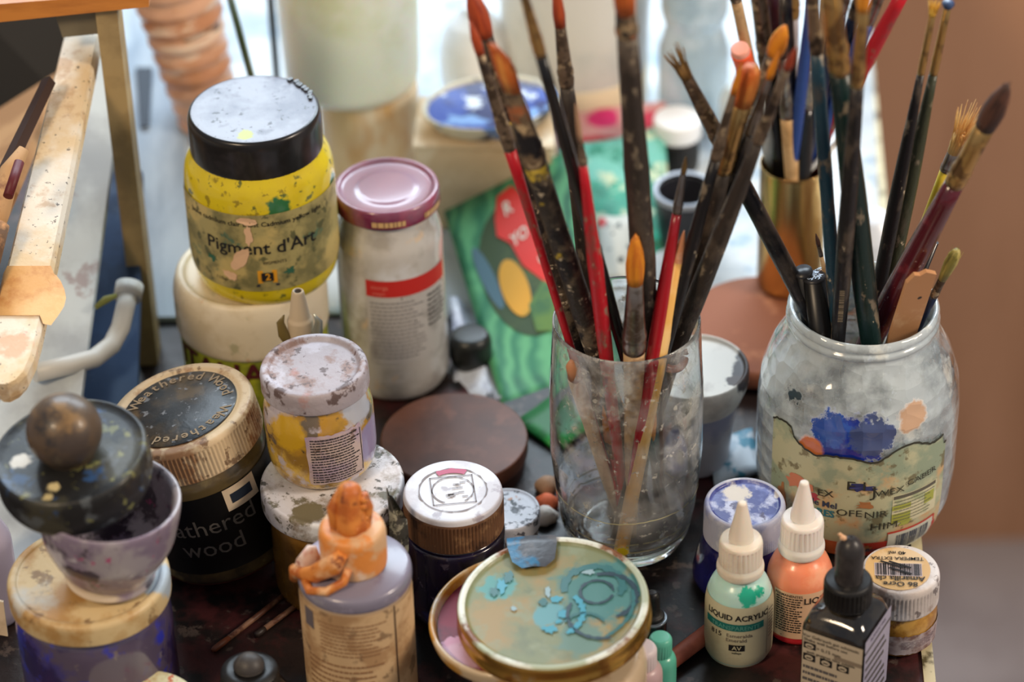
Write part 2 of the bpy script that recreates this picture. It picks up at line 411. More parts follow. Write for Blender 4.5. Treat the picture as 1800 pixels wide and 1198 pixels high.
tag(jarcoin.build('rolled_paper', mat('roll', c(190, 146, 98), .7, stains=[(c(110, 60, 44), 30, .5, .62)])), 'rolled tan paper tucked under the easel arm', 'paper')
rd = MB().tube([at(14, 345, 1.27), at(34, 285, 1.29)], rr(at(30, 330, 1.3), 9), 12)
tag(rd.build('paint_stick', mat('stick_maroon', c(96, 26, 32), .5)), 'dark maroon stick beside the easel arm', 'stick')
bun = MB().tube([at(-40, 520, 1.235), at(-16, 430, 1.26), at(0, 392, 1.27)], [rr(at(20, 430, 1.26), q) for q in (26, 24, 18)], 16)
tag(bun.build('old_rag', mat('rag_brown', c(112, 84, 62), .9, stains=[(c(206, 150, 100), 30, .5, .6)], bump=.002, bscale=90)), 'crumpled brown rag under the easel arm', 'rag')
# lower left corner: a clear plastic bottle and a cream card
p = on(0, 1085, 0); h_ = hgt(p, 905); r_ = rr(p, 42)
th = thing('plastic_bottle', 'clear lilac-grey plastic bottle beside the mortar', 'bottle', p)
MB().lathe(soft([(0, 0), (r_*.8, 0), (r_, .008), (r_, h_*.8), (r_*.5, h_), (0, h_)], .004)).build('body', mat('lilac_plastic', c(176, 168, 186), .2), th)
MB().lathe(soft([(0, h_), (r_*.45, h_), (r_*.45, h_+.012), (0, h_+.012)], .001)).build('cap', white_pl, th)
leaning('cream_card', 'edge of a cream card standing on the table front', 'card', ((-30, 1050), (6, 1058), (14, 1118), (-20, 1112)), paper, 1.135, 1.13, .002)
# ------------------------------------------------------------------ jars
def place(px, py, zb, pytop, wpx):
    p = on(px, py, zb); h = hgt(p, pytop); q = p + Vector((0, 0, h))
    return p, h, rr(q, wpx / 2)


# lower tub under the yellow jar
P1 = on(458, 700, 0); h1 = hgt(P1, 468); r1 = rr(P1 + Vector((0, 0, h1)), 136)
th = thing('plastic_tub', 'lime tub with broad white lid under the pigment jar', 'tub', P1)
bp = [(r1*.86, 0), (r1*.93, .004), (r1*.97, h1*.62), (r1*.93, h1 - .03)]
b = MB().lathe(soft([(0, 0)] + bp + [(0, h1 - .03)], .003)); mp = cyl(pr(bp), 0, rad(-28))
b.text(layer(mp, 2), 'ITALIA', .0, h1*.52, .020, 1, bold=.02)
b.build('body', [mat('lime_tub', c(176, 180, 48), .45, stains=[(c(120, 130, 50), 60, .5, .68)]), mat('maroon_ink', c(86, 30, 36), .5)], th)
MB().lathe(soft([(r1*.93, h1 - .036), (r1, h1 - .036), (r1*1.0, h1 - .010), (r1*.94, h1), (r1*.84, h1 + .0), (r1*.82, h1 - .002), (0, h1 - .002)], .004)).build(
    'lid', mat('tub_lid', c(226, 214, 188), .4, stains=[(c(206, 190, 158), 30, .45, .65), (c(160, 160, 120), 90, .66, .74, .6), (c(206, 150, 90), 60, .7, .76, .6)], bump=.0003, bscale=60), th)

# yellow pigment jar
q = on(470, 468, h1); P2 = Vector((q[0], q[1], h1 - .0019)); h2 = hgt(P2, 190); r2 = rr(P2 + Vector((0, 0, h2*.6)), 133)
th = thing('pigment_jar', 'large yellow pigment jar with black lid, standing on the lime tub', 'jar', P2, (0, 0, rad(2)))
lidh = .025
bp = [(r2*.86, 0), (r2*.955, .006), (r2, .022), (r2*1.0, h2 - lidh - .016), (r2*.97, h2 - lidh - .006), (r2*.85, h2 - lidh + .003)]
ym = mat('yellow_pigment', c(222, 200, 30), .22, stains=[(c(214, 190, 40), 30, .5, .7), (c(60, 80, 44), 120, .66, .72, .85), (c(120, 100, 30), 200, .66, .73, .7)],
         spots=[((.012, -r2, h2 - lidh - .014), .0075, c(44, 108, 60), .7), ((-.046, -r2*.4, h2 - lidh - .03), .007, c(30, 96, 90), .6), ((r2, -.01, h2 - lidh - .018), .006, c(60, 120, 70), .6)], coat=.5)
MB().lathe(soft([(0, 0)] + bp + [(r2*.82, h2 - .004), (0, h2 - .004)], .004)).build('body', ym, th)
lb = MB(); v0, v1 = .014, h2 - lidh - .017; mp = cyl(pr(bp), 0, rad(-4))
lb.rect(mp, -r2*1.45, r2*1.5, v0, v1, 0, 40)
ml = layer(mp, 2); vm = (v0 + v1) / 2
lb.text(ml, "Pigment d'Art", 0.003, vm + .0035, .0115, 1, bold=.012)
lb.text(ml, 'Jaune cadmium clair subst Cadmium yellow light', 0, v1 - .006, .0042, 1, bold=.01)
lb.text(ml, 'PIGMENTS', .010, vm - .006, .0028, 1)
lb.text(ml, '110gr', -.021, v0 + .0065, .0035, 1)
lb.rect(ml, .000, .0105, v0 + .006, v0 + .0145, 2); lb.rect(layer(mp, 3), .002, .0085, v0 + .0075, v0 + .013, 1)
lb.text(layer(mp, 4), '2', .0055, v0 + .0102, .006, 2, bold=.02)
lb.rect(ml, -.001, .0115, v0 + .0035, v0 + .005, 3)
def blob(mb, mp_, u, v, ru, rv, mi, n=18, j=.25, k=3, rot=0):
    m3 = layer(mp_, k); pts = []
    for i in range(n):
        a = 2*math.pi*i/n; q_ = 1 + random.uniform(-j, j); x_, y_ = ru*q_*math.cos(a), rv*q_*math.sin(a)
        pts.append((u + x_*math.cos(rot) - y_*math.sin(rot), v + x_*math.sin(rot) + y_*math.cos(rot)))
    mb.mark(m3, pts, mi)
blob(lb, mp, -.0088, vm - .0035, .0038, .0085, 4, k=4, rot=-.5, j=.12); blob(lb, mp, -.003, v1 - .0035, .006, .0022, 4, k=4); blob(lb, mp, -.003, v1 - .013, .0022, .006, 4, k=4)
blob(lb, mp, -.0155, v0 + .010, .0048, .0028, 4, k=4, rot=-.5); blob(lb, mp, .018, v0 + .012, .003, .002, 5, j=.6); blob(lb, mp, -.026, vm - .007, .003, .002, 5, j=.6)
pk = mat('pigment_label', c(170, 158, 104), .5, stains=[(c(128, 122, 80), 45, .45, .62), (c(196, 176, 112), 30, .5, .65), (c(70, 76, 50), 130, .62, .7, .8), (c(60, 110, 92), 70, .68, .74, .7)])
lb.build('label', [pk, ink, mat('orange_yellow', c(226, 160, 40), .5), mat('navy_ink', c(28, 34, 60), .5), mat('peach_flake', c(228, 188, 150), .7), mat('green_speck', c(50, 100, 78), .6)], th)
rl = rr(P2 + Vector((0, 0, h2)), 118)
bl = mat('black_lid_dusty', c(24, 22, 22), .3, stains=[(c(46, 42, 44), 60, .5, .7, .7)], coat=.2)
tp_ = mat('black_lid_top', c(116, 122, 138), .34, stains=[(c(150, 156, 170), 26, .4, .62), (c(90, 94, 110), 60, .55, .7, .7), (c(40, 40, 46), 220, .68, .74, .8)],  # black top coloured blue-grey: dust plus the window's reflection painted in
          spots=[((-.004, -rl*.72, h2), .005, c(170, 176, 80), .7)], bump=.0002, bscale=300)
lp = soft([(rl*.93, h2 - lidh), (rl, h2 - lidh), (rl, h2 - .004), (rl*.975, h2 - .0006), (rl*.90, h2), (0, h2)], .003)
mis = [1 if (lp[i+1][1] >= h2 - .0003 and lp[i][1] >= h2 - .0003) else 0 for i in range(len(lp)-1)]
ld = MB().lathe(lp, 72, mis=mis)
ld.build('lid', [bl, tp_], th)
cr = MB()
for i in range(9):
    a = rad(38 + i*5); cr.box((rl*.93*math.sin(a)*random.uniform(.93, 1.01), rl*.93*math.cos(a)*random.uniform(.95, 1.0), h2 + .0006), (.003, .002, .0016), 0, Matrix.Rotation(a, 3, 'Z'))
cr.build('cracked_edge', bl, th)

# glass jar with purple lid
P3, h3, r3 = place(698, 655, 0, 325, 190)
th = thing('glass_jar', 'glass jar with shiny purple lid and red-banded label', 'jar', P3, (0, 0, 0))
R3 = r3 * 1.02; lz = h3 - .011
bp = [(R3*.9, 0), (R3, .006), (R3, h3*.55), (R3*.98, h3*.78), (R3*.88, lz - .008)]
gm = mat('frosty_jar', c(196, 194, 190), .18, stains=[(c(168, 164, 158), 30, .45, .62), (c(214, 190, 160), 60, .64, .74, .8), (c(216, 220, 226), 18, .5, .66)], coat=.6)
MB().lathe(soft([(0, 0)] + bp + [(R3*.85, lz), (0, lz)], .004)).build('body', gm, th)
lb = MB(); mp = cyl(pr(bp), 0, rad(8)); ml = layer(mp, 2)
lb.rect(mp, -.018, .034, .030, .088, 0, 24); lb.rect(ml, -.018, .034, .077, .088, 1, 24)
lb.text(layer(mp, 3), 'morga', -.010, .0835, .0038, 4); lb.text(layer(mp, 3), 'mayo', -.0105, .0795, .0034, 4)
lb.lines(ml, -.016, .016, .033, .074, 15, 2, .3); lb.rect(ml, -.016, .010, .0575, .0592, 3); lb.rect(ml, .002, .032, .0745, .0762, 3); lb.lines(ml, .018, .032, .05, .074, 7, 3, .4)
lb.build('label', [mat('grey_label', c(190, 188, 186), .6, stains=[(c(160, 156, 154), 40, .5, .68)]), mat('red_band', c(196, 46, 42), .45), mat('grey_ink', c(120, 118, 122), .6), ink, mat('pale_red', c(226, 130, 116), .5)], th)
rp_ = rr(P3 + Vector((0, 0, h3)), 94)
pl = MB().lathe(soft([(rp_*.9, h3 - .011), (rp_, h3 - .011), (rp_*1.0, h3 - .003), (rp_*.97, h3), (rp_*.90, h3 + .0004), (rp_*.84, h3 - .0018), (rp_*.6, h3 - .0018), (rp_*.52, h3 - .0010), (0, h3 - .0010)], .0012), 72)
mp = cyl(rp_, h3, rad(6)); pl.lines(layer(mp, 1), -.011, .009, -.0090, -.0048, 1, 1, .8, .0011)
pl.lines(layer(cyl(rp_, h3, rad(62)), 1), -.009, .009, -.0090, -.0048, 1, 1, .8, .0011)
pl.build('lid', [mat('purple_lid', c(112, 24, 66), .28, stains=[(c(160, 60, 90), 40, .5, .7)], spots=[((-.005, -.002, h3), .009, c(178, 178, 150), .7), ((0, 0, h3), .030, c(140, 104, 124), .25)], coat=.8), mat('gold_print', c(206, 170, 120), .4)], th)

# brown round box
P4, h4, r4 = place(800, 815, 0, 768, 260)
th = thing('round_box', 'low round brown wooden box behind the ribbed-lid jar', 'box', P4)
bw = mat('brown_lid', c(104, 62, 44), .5, stains=[(c(84, 50, 36), 20, .45, .65), (c(134, 84, 62), 50, .58, .72, .5)], bump=.0003, bscale=60)
MB().lathe(soft([(0, 0), (r4*.96, 0), (r4*.96, h4 - .008), (0, h4 - .008)], .001), 64).build('body', mat('brown_side', c(60, 34, 26), .6), th)
MB().lathe(soft([(r4*.9, h4 - .010), (r4, h4 - .010), (r4, h4), (0, h4)], .0015), 64).build('lid', bw, th)

# small pot with stained white lid over an amber jar
P5 = on(597, 1020, 0); h5 = hgt(P5, 842); r5 = rr(P5 + Vector((0, 0, h5)), 127)
th = thing('amber_jar', 'amber-filled jar with wide speckled white lid, under the small ochre jar', 'jar', P5)
am = mat('amber_fill', c(112, 78, 26), .25, stains=[(c(70, 44, 20), 30, .45, .65), (c(140, 100, 40), 22, .55, .7)], coat=.5)
MB().lathe(soft([(0, 0), (r5*.84, 0), (r5*.9, .005), (r5*.9, h5 - .02), (r5*.8, h5 - .01), (0, h5 - .01)], .003)).build('body', am, th)
MB().lathe(soft([(r5*.9, h5 - .013), (r5, h5 - .013), (r5, h5 - .0015), (r5*.96, h5), (r5*.88, h5 - .001), (0, h5 - .001)], .0015), 72).build('lid',
    mat('stained_white_lid', c(206, 204, 208), .45, stains=[(c(150, 140, 130), 50, .5, .66), (c(96, 90, 66), 90, .58, .66, .9), (c(64, 60, 50), 170, .62, .7, .9), (c(226, 230, 236), 30, .55, .68)],
        spots=[((-.012, -.026, h5), .010, c(112, 104, 80), .9, 160), ((.012, -.028, h5), .006, c(112, 104, 80), .9, 200)], bump=.0006, bscale=140), th)
q = on(570, 810, h5); P6 = Vector((q[0], q[1], h5 - .0009)); h6 = hgt(P6, 640); r6 = rr(P6 + Vector((0, 0, h6*.5)), 97)
th = thing('ochre_jar', 'small glass jar of ochre paint with crusty mauve-white lid and printed label', 'jar', P6, (0, rad(-1.5), 0))
bp = [(r6*.80, 0), (r6*.95, .005), (r6, .014), (r6*1.0, h6 - .026), (r6*.93, h6 - .016), (r6*.86, h6 - .011)]
om = mat('ochre_glass', c(180, 138, 50), .2, stains=[(c(150, 116, 50), 40, .45, .6), (c(214, 178, 80), 30, .55, .68), (c(98, 92, 84), 70, .56, .64, .9), (c(190, 184, 196), 45, .60, .68, .9), (c(66, 56, 46), 160, .62, .7, .9)],
         spots=[((r6*.8, -r6*.5, h6*.75), .012, c(176, 180, 190), .6), ((r6*.9, -r6*.3, h6*.35), .014, c(150, 140, 176), .6), ((-r6*.5, -r6*.8, h6*.6), .012, c(206, 164, 40), .5)], coat=.8, bump=.0003, bscale=180)
MB().lathe(soft([(0, .001)] + bp + [(r6*.84, h6 - .004), (0, h6 - .004)], .003)).build('body', om, th)
lb = MB(); mp = cyl(pr(bp), 0, rad(22)); ml = layer(mp, 2)
lb.rect(mp, -.0165, .0145, .008, h6 - .025, 0, 16, rag=.0006)
lb.lines(ml, -.0145, .0125, .009, h6 - .0265, 17, 1, .42, .0009); lb.rect(ml, .0133, .0137, .010, h6 - .027, 1); lb.rect(ml, -.0145, .0125, .0205, .0209, 1)
for s_, v_ in (('COMPOSITION', h6 - .0275), ('INFORMATIONS', h6 - .039)): lb.text(layer(mp, 3), s_, -.006, v_, .0018, 1)
lb.build('label', [mat('ochre_label', c(196, 176, 170), .6, stains=[(c(170, 150, 172), 40, .5, .66), (c(110, 84, 70), 120, .62, .7, .9)]), ink], th)
rl6 = rr(P6 + Vector((0, 0, h6)), 96)
MB().lathe(soft([(rl6*.9, h6 - .0125), (rl6, h6 - .0125), (rl6*1.0, h6 - .003), (rl6*.97, h6), (rl6*.86, h6 + .0003), (rl6*.80, h6 - .0022), (rl6*.68, h6 - .0018), (0, h6 - .0015)], .0011), 72, wob=.003).build('lid',
    mat('crusty_lid', c(164, 156, 162), .5, stains=[(c(186, 182, 192), 40, .48, .62), (c(134, 100, 84), 70, .54, .68, .8), (c(86, 66, 62), 150, .60, .68, .9), (c(176, 118, 104), 30, .6, .7, .8)],
        bump=.0008, bscale=160), th)

# nozzle tube behind it
P7 = on(550, 842, 0); h7 = hgt(P7, 510)
th = thing('glue_tube', 'white nozzle tube with pointed wings rising behind the small ochre jar', 'tube', P7)
s7 = rr(P7 + Vector((0, 0, h7)), 1)
nz = [(0, h7 - .0005), (s7*6, h7 - .0005), (s7*9, h7), (s7*11, h7 - .001), (s7*19, h7 - .017), (s7*23, h7 - .019), (s7*23, h7 - .034)]
MB().lathe(soft([(0, 0), (s7*32, 0), (s7*32, h7 - .05), (s7*23, h7 - .034), (0, h7 - .034)], .003)).build('body', white_pl, th)
MB().lathe(soft([(0, h7 - .034)] + nz[::-1], .0008)).build('nozzle', mat('nozzle_cream', c(206, 188, 160), .35, spots=[((0, 0, h7), .0022, c(50, 34, 24), .1)]), th)
for sg, m_ in ((-1, mat('wing_bronze', c(120, 104, 60), .35)), (1, mat('wing_silver', c(170, 176, 170), .3, .6))):
    MB().tube([(sg*s7*14, -.004, h7 - .036), (sg*s7*30, -.004, h7 - .026), (sg*s7*34, -.004, h7 - .018), (sg*s7*26, -.004, h7 - .013)], [s7*9, s7*10, s7*7, s7*1], 12, 0, (1, .5)).build('wing', m_, th)

# weathered wood jar, tipped
P8 = on(405, 968, 0)
ax = 12
th = thing('wood_filler_jar', 'tipped black jar with cream ribbed lid reading Weathered Wood', 'jar', P8, (rad(2), rad(-ax), rad(-12)))
r8 = rr(at(345, 740, 1.33), 124); h8 = .092
th.location.z = r8*.95*math.sin(rad(ax)) + .0006
bp = [(r8*.93, 0), (r8*.97, .003), (r8*.97, .012), (r8*.95, .014), (r8*.95, h8 - .027)]
MB().lathe(soft([(0, 0)] + bp + [(r8*.84, h8 - .018), (r8*.84, h8 - .010), (0, h8 - .010)], .002)).build('body', mat('filler_jar', c(98, 82, 50), .3, stains=[(c(60, 52, 36), 30, .45, .65), (c(130, 112, 70), 40, .6, .7)], coat=.5), th)
lb = MB(); mp = cyl(pr(bp), 0, rad(30)); ml = layer(mp, 2)
lb.rect(mp, -r8*2.4, r8*1.5, .010, h8 - .032, 0, 50); lb.text(ml, 'weathered', -.014, .040, .0150, 1); lb.text(ml, 'wood', -.010, .026, .0150, 1)
lb.rect(mp, -r8*2.4, r8*1.5, .002, .0028, 2, 50)
lb.rect(layer(mp, 1), .004, .024, .0455, .0595, 3, 10); lb.rect(layer(mp, 3), .0075, .0205, .0495, .0555, 4, 8)
lb.build('label', [mat('label_black', c(18, 17, 17), .35), mat('faded_grey', c(104, 98, 90), .5), mat('red_line', c(110, 40, 36), .5), paper, mat('slate_ink', c(34, 44, 58), .5)], th)
lp = soft([(r8*.93, h8 - .021), (r8, h8 - .021), (r8, h8 - .003), (r8*.97, h8), (r8*.86, h8 + .0006), (r8*.80, h8 - .0006), (0, h8 - .0006)], .0012)
ld = MB().lathe(lp, ribs=(110, .0006, h8 - .020, h8 - .003, r8*.985)); 
ld.lathe([(r8*.785, h8 + .0), (r8*.77, h8 + .0003), (0, h8 + .0003)], 64, 1)
for i, ch in enumerate('Weathered Wood  Weathered Wood  '):
    a = -2*math.pi*i/32 + rad(170); rt = r8*.66
    if ch.strip(): ld.text(disc(h8 + .0006, a - math.pi/2, rt*math.cos(a), rt*math.sin(a)), ch, 0, 0, .0088, 2, bold=.012)
ld.build('lid', [mat('cream_ribbed', c(214, 190, 152), .45, stains=[(c(160, 120, 84), 50, .5, .64), (c(110, 80, 56), 110, .62, .7, .8)], bump=.0003, bscale=200),
                 mat('lid_disc_dark', c(52, 46, 38), .3, stains=[(c(90, 74, 50), 50, .5, .64), (c(30, 34, 38), 30, .45, .6), (c(130, 134, 140), 150, .66, .72, .8)], bump=.0003, bscale=90),
                 mat('lid_letter', c(150, 128, 96), .5)], th)
# ribbed-lid violet jar
P, h, r = place(805, 1062, 0, 862, 178)
th = thing('violet_jar', 'violet paint jar with white-topped brown ribbed lid in front of the brown box', 'jar', P)
vm_ = mat('violet_glass', c(40, 34, 62), .18, stains=[(c(30, 24, 30), 30, .45, .6), (c(64, 66, 140), 24, .58, .7), (c(120, 110, 130), 120, .66, .74, .7)], coat=.8)
MB().lathe(soft([(0, 0), (r*.9, 0), (r*1.0, .006), (r*1.01, h*.70), (r*.9, h - .024), (r*.88, h - .01), (0, h - .01)], .004)).build('body', vm_, th)
lp = soft([(r*.95, h - .0215), (r*1.0, h - .0215), (r*1.0, h - .004), (r*.97, h), (r*.90, h + .0003), (0, h - .0)], .0012)
mis = [1 if lp[i][1] > h - .0035 else 0 for i in range(len(lp)-1)]
ld = MB().lathe(lp, ribs=(84, .0007, h - .0205, h - .0045, r*.985), mis=mis)
def ring(mb, z, r0, r1, mi, a0=0, a1=6.2832, n=48, cx=0, cy=0):
    vs, fs = [], []
    for k in range(n + 1):
        a = a0 + (a1 - a0)*k/n; j = random.uniform(.97, 1.03)
        vs += [Vector((cx + r0*math.sin(a), cy - r0*math.cos(a), z)), Vector((cx + r1*j*math.sin(a), cy - r1*j*math.cos(a), z))]
    for k in range(n): fs.append([2*k, 2*k+1, 2*k+3, 2*k+2])
    mb.add(vs, fs, mi, False)
ring(ld, h + .0006, r*.66, r*.685, 2); ring(ld, h + .0006, r*.40, r*.42, 2, .6, 5.9)
ring(ld, h + .0008, r*.52, r*.66, 3, 2.7, 3.7, 14)
d_ = disc(h + .0006, .1)
for (a, b) in (((-.42, -.42), (.42, -.42)), ((.42, -.42), (.42, .42)), ((.42, .42), (-.42, .42)), ((-.42, .42), (-.42, -.42))):
    u0, u1 = min(a[0], b[0])*r, max(a[0], b[0])*r; v0, v1 = min(a[1], b[1])*r, max(a[1], b[1])*r
    ld.rect(d_, u0 - .0003, u1 + .0003, v0 - .0003, v1 + .0003, 2)
for _ in range(14):
    u, v = random.uniform(-.2, .2)*r, random.uniform(-.25, .25)*r; ld.rect(d_, u, u + .003, v, v + .0008, 4)
ld.build('lid', [mat('brown_ribbed', c(112, 80, 58), .4, stains=[(c(70, 50, 40), 60, .5, .66), (c(150, 116, 84), 90, .6, .7, .8)]),
                 mat('lid_white_top', c(184, 182, 190), .38, stains=[(c(204, 206, 214), 40, .45, .6), (c(140, 130, 140), 90, .62, .7, .7), (c(150, 190, 210), 30, .66, .72, .6)], bump=.0003, bscale=150),
                 mat('grey_groove', c(124, 116, 118), .6), mat('crimson_smear', c(170, 60, 96), .45), mat('pencil_grey', c(150, 146, 148), .6)], th)
MB().lathe(soft([(r*.9, h - .024), (r*.99, h - .0265), (r*.99, h - .0285), (r*.9, h - .030)], .0008), 64).build('neck_ring', mat('mustard_ring', c(150, 130, 70), .4, stains=[(c(80, 74, 96), 90, .55, .65)]), th)

# speckled white lid pot behind it
P, h, r = place(893, 965, 0, 893, 118)
th = thing('speckled_pot', 'low pot with black-speckled white lid peeking out behind the violet jar', 'pot', P)
MB().lathe(soft([(0, 0), (r*.9, 0), (r*.92, h - .01), (0, h - .01)], .002)).build('body', mat('grey_pot', c(120, 108, 104), .5), th)
MB().lathe(soft([(r*.9, h - .010), (r, h - .010), (r, h - .001), (r*.95, h), (r*.86, h - .001), (0, h - .001)], .0012)).build('lid',
    mat('speckled_lid', c(206, 206, 212), .45, stains=[(c(60, 60, 70), 160, .54, .62, .9), (c(40, 40, 44), 90, .62, .68), (c(190, 130, 90), 60, .68, .74)], bump=.0005, bscale=160), th)

# torn metal foil strip
th = MB(); vs = []
for (x_, y_), (x2, y2), z in (((690, 1128), (716, 1128), 0), ((686, 1000), (718, 1000), 0), ((684, 940), (717, 940), 0), ((684, 905), (714, 914), 0), ((679, 858), (688, 872), 0)):
    A_, B_ = at(x_, y_, 1.158), at(x2, y2, 1.160)
    vs += [A_, (A_ + B_)/2 + Vector((0, -.003, 0)), B_]
vs2 = [Vector(v) + Vector((.0004, .0008, 0)) for v in vs]; n_ = len(vs)
fs = [[i*3+k, i*3+k+1, i*3+k+4, i*3+k+3] for i in range(4) for k in range(2)]
th.add(vs + vs2, fs + [[q + n_ for q in f][::-1] for f in fs] + [[i*3, (i+1)*3, n_+(i+1)*3, n_+i*3] for i in range(4)] + [[i*3+2, (i+1)*3+2, n_+(i+1)*3+2, n_+i*3+2] for i in range(4)], 0, True)
tag(th.build('foil_strip', mat('torn_foil', c(90, 90, 86), .3, .5, stains=[(c(190, 190, 170), 120, .5, .6), (c(40, 44, 40), 90, .55, .65)], bump=.0005, bscale=120)), 'torn curled foil strip sticking up beside the violet jar', 'foil')

# glue bottle with orange nozzle
P = on(640, 1232, 0); h = hgt(P, 1000); r = rr(P + Vector((0, 0, h)), 101)
th = thing('glue_bottle', 'beige-labelled glue bottle with violet-grey shoulder and orange crusted nozzle', 'bottle', P)
bp = [(r*.94, 0), (r*.985, .004), (r*.985, h - .004)]
MB().lathe(soft([(0, 0)] + bp + [(r*.9, h - .002), (0, h - .002)], .002), 64).build('body', mat('beige_bottle', c(186, 160, 130), .4), th)
lb = MB(); mp = cyl(pr(bp), 0, rad(-2)); ml = layer(mp, 2)
lb.rect(mp, -r*1.42, r*.78, .006, h - .0065, 0, 40); lb.rect(mp, r*.80, r*1.5, .006, h - .0065, 0, 16)
lb.rect(ml, -r*1.0, -r*.76, h - .0215, h - .0095, 1); lb.lines(ml, -r*.62, r*.62, h - .034, h - .012, 9, 2, .35, .0012); lb.lines(ml, -r*.95, r*.62, .008, h - .038, 12, 2, .35, .0012)
lb.rect(ml, r*.765, r*.785, .006, h - .0065, 3)
lb.build('label', [mat('tan_label', c(206, 174, 132), .6, stains=[(c(176, 140, 100), 50, .5, .66), (c(110, 84, 60), 100, .64, .72, .7)]), mat('grey_square', c(104, 96, 100), .5), mat('brown_ink', c(150, 112, 78), .6), mat('dark_line', c(60, 40, 36), .5)], th)
MB().lathe(soft([(r*.93, h - .006), (r*1.0, h - .005), (r*1.0, h + .0005), (r*.96, h + .0030), (r*.3, h + .0065), (0, h + .0065)], .0022), 72).build('shoulder',
    mat('violet_grey', c(128, 124, 142), .3, stains=[(c(176, 172, 196), 30, .5, .65), (c(110, 100, 120), 60, .6, .7, .6)], coat=.4), th)
om_ = mat('orange_crust', c(216, 136, 62), .45, stains=[(c(190, 104, 44), 60, .5, .64), (c(232, 180, 130), 50, .55, .66), (c(140, 74, 40), 130, .66, .72)], bump=.0010, bscale=110)
cm = mat('cap_peach', c(216, 172, 128), .45, stains=[(c(222, 140, 66), 40, .48, .58), (c(226, 196, 170), 50, .55, .68)], bump=.0006, bscale=110)
cr_ = rr(P + Vector((0, 0, h+.03)), 60)
MB().lathe(soft([(0, h + .0045), (cr_*.98, h + .0045), (cr_*1.0, h + .009), (cr_*1.0, h + .026), (cr_*.9, h + .029), (0, h + .029)], .002), 40, wob=.006).build('cap', cm, th)
nz = MB(); nr = cr_*.46
nz.lathe([(0, h + .028), (nr*1.25, h + .0285), (nr*1.1, h + .034), (nr*.98, h + .040), (nr*.86, h + .046), (nr*.74, h + .051), (nr*.5, h + .0535), (0, h + .054)], 28, wob=.05)
nz.tube([(nr*.9, .001, h + .030), (nr*1.1, 0, h + .040), (nr*.95, .001, h + .048)], [nr*.4, nr*.4, nr*.2], 12)
nz.tube([(-nr*1.0, -.002, h + .030), (-nr*1.1, 0, h + .040), (-nr*.7, 0, h + .050)], [nr*.4, nr*.4, nr*.15], 12)
for i in range(12):
    a = random.uniform(0, 6.28); z = random.uniform(h + .030, h + .047); nz.lathe([(0, z - .002), (.0018, z - .001), (.002, z + .001), (0, z + .0028)], 8, cen=(nr*.95*math.sin(a), nr*.95*math.cos(a)))
nz.build('nozzle', om_, th)
dr = MB()
dr.tube([(-cr_*.25, -cr_*.98, h + .024), (-cr_*.6, -cr_*.92, h + .016), (-cr_*1.15, -cr_*.7, h + .0075), (-cr_*1.5, -cr_*.5, h + .005), (-r*1.0, -cr_*.2, h + .003), (-r*1.07, -cr_*.1, h - .004)],
        [.003, .0058, .0052, .004, .0042, .0022], 14, 0, (1, .8))
dr.tube([(-cr_*1.6, -cr_*.3, h + .0068), (-cr_*1.3, cr_*.1, h + .006), (-cr_*1.05, cr_*.2, h + .0066)], [.006, .009, .007], 16, 1, (1, .45))
dr.tube([(-r*.92, -cr_*.3, h + .0035), (-r*.75, -cr_*1.15, h + .0035), (-r*.45, -cr_*1.35, h + .0055), (-cr_*.25, -cr_*1.18, h + .009), (-cr_*.12, -cr_*1.0, h + .014)], [.0020, .0022, .0024, .0022, .002], 12)
dr.build('paint_drip', [om_, mat('pale_crust', c(226, 200, 186), .45, stains=[(c(206, 140, 120), 60, .55, .68), (c(150, 80, 70), 160, .66, .72)], bump=.0006, bscale=120)], th)

# left stack: lilac jar, mortar, muller
P = on(186, 1228, 0); h = hgt(P, 1008); r = rr(P + Vector((0, 0, h)), 143)
th = thing('ultramarine_jar', 'large ultramarine paint jar with cream lid carrying the stained mortar', 'jar', P)
MB().lathe(soft([(0, 0), (r*.9, 0), (r*.97, .008), (r*.97, h*.72), (r*.9, h - .012), (0, h - .012)], .006)).build('body',
    mat('ultramarine_glass', c(64, 58, 120), .2, stains=[(c(84, 74, 96), 24, .45, .58), (c(50, 56, 170), 34, .55, .64), (c(44, 36, 84), 26, .58, .68), (c(126, 116, 110), 90, .68, .76, .7)], coat=.7), th)
MB().lathe(soft([(r*.93, h - .013), (r*1.0, h - .013), (r*1.0, h - .002), (r*.97, h), (r*.9, h + .0002), (r*.87, h - .0012), (0, h - .0012)], .0012), 72).build('lid',
    mat('cream_lid', c(208, 184, 138), .42, stains=[(c(180, 140, 84), 34, .45, .62), (c(120, 90, 60), 80, .62, .7, .8), (c(196, 190, 176), 26, .66, .78)], spots=[((r*.84, -.004, h), .012, c(170, 184, 194), .4)], bump=.0003, bscale=120), th)
q = on(194, 1014, h); PB = Vector((q[0], q[1], h - .0006)); hb = hgt(PB, 878); rb = rr(PB + Vector((0, 0, hb)), 128)
th = thing('mortar_bowl', 'white ceramic mortar bowl stained with violet pigment, holding the black muller', 'mortar', (PB[0], PB[1], PB[2] + .0025), (0, rad(5), 0))
bo = [(rb*.62, 0), (rb*.64, .0015), (rb*.62, .005), (rb*.74, .012), (rb*.91, hb*.5), (rb*.99, hb*.85), (rb*1.0, hb - .001), (rb*.97, hb)]
bi = [(rb*.90, hb - .002), (rb*.86, hb*.7), (rb*.7, hb*.4), (rb*.4, .012), (0, .009)]
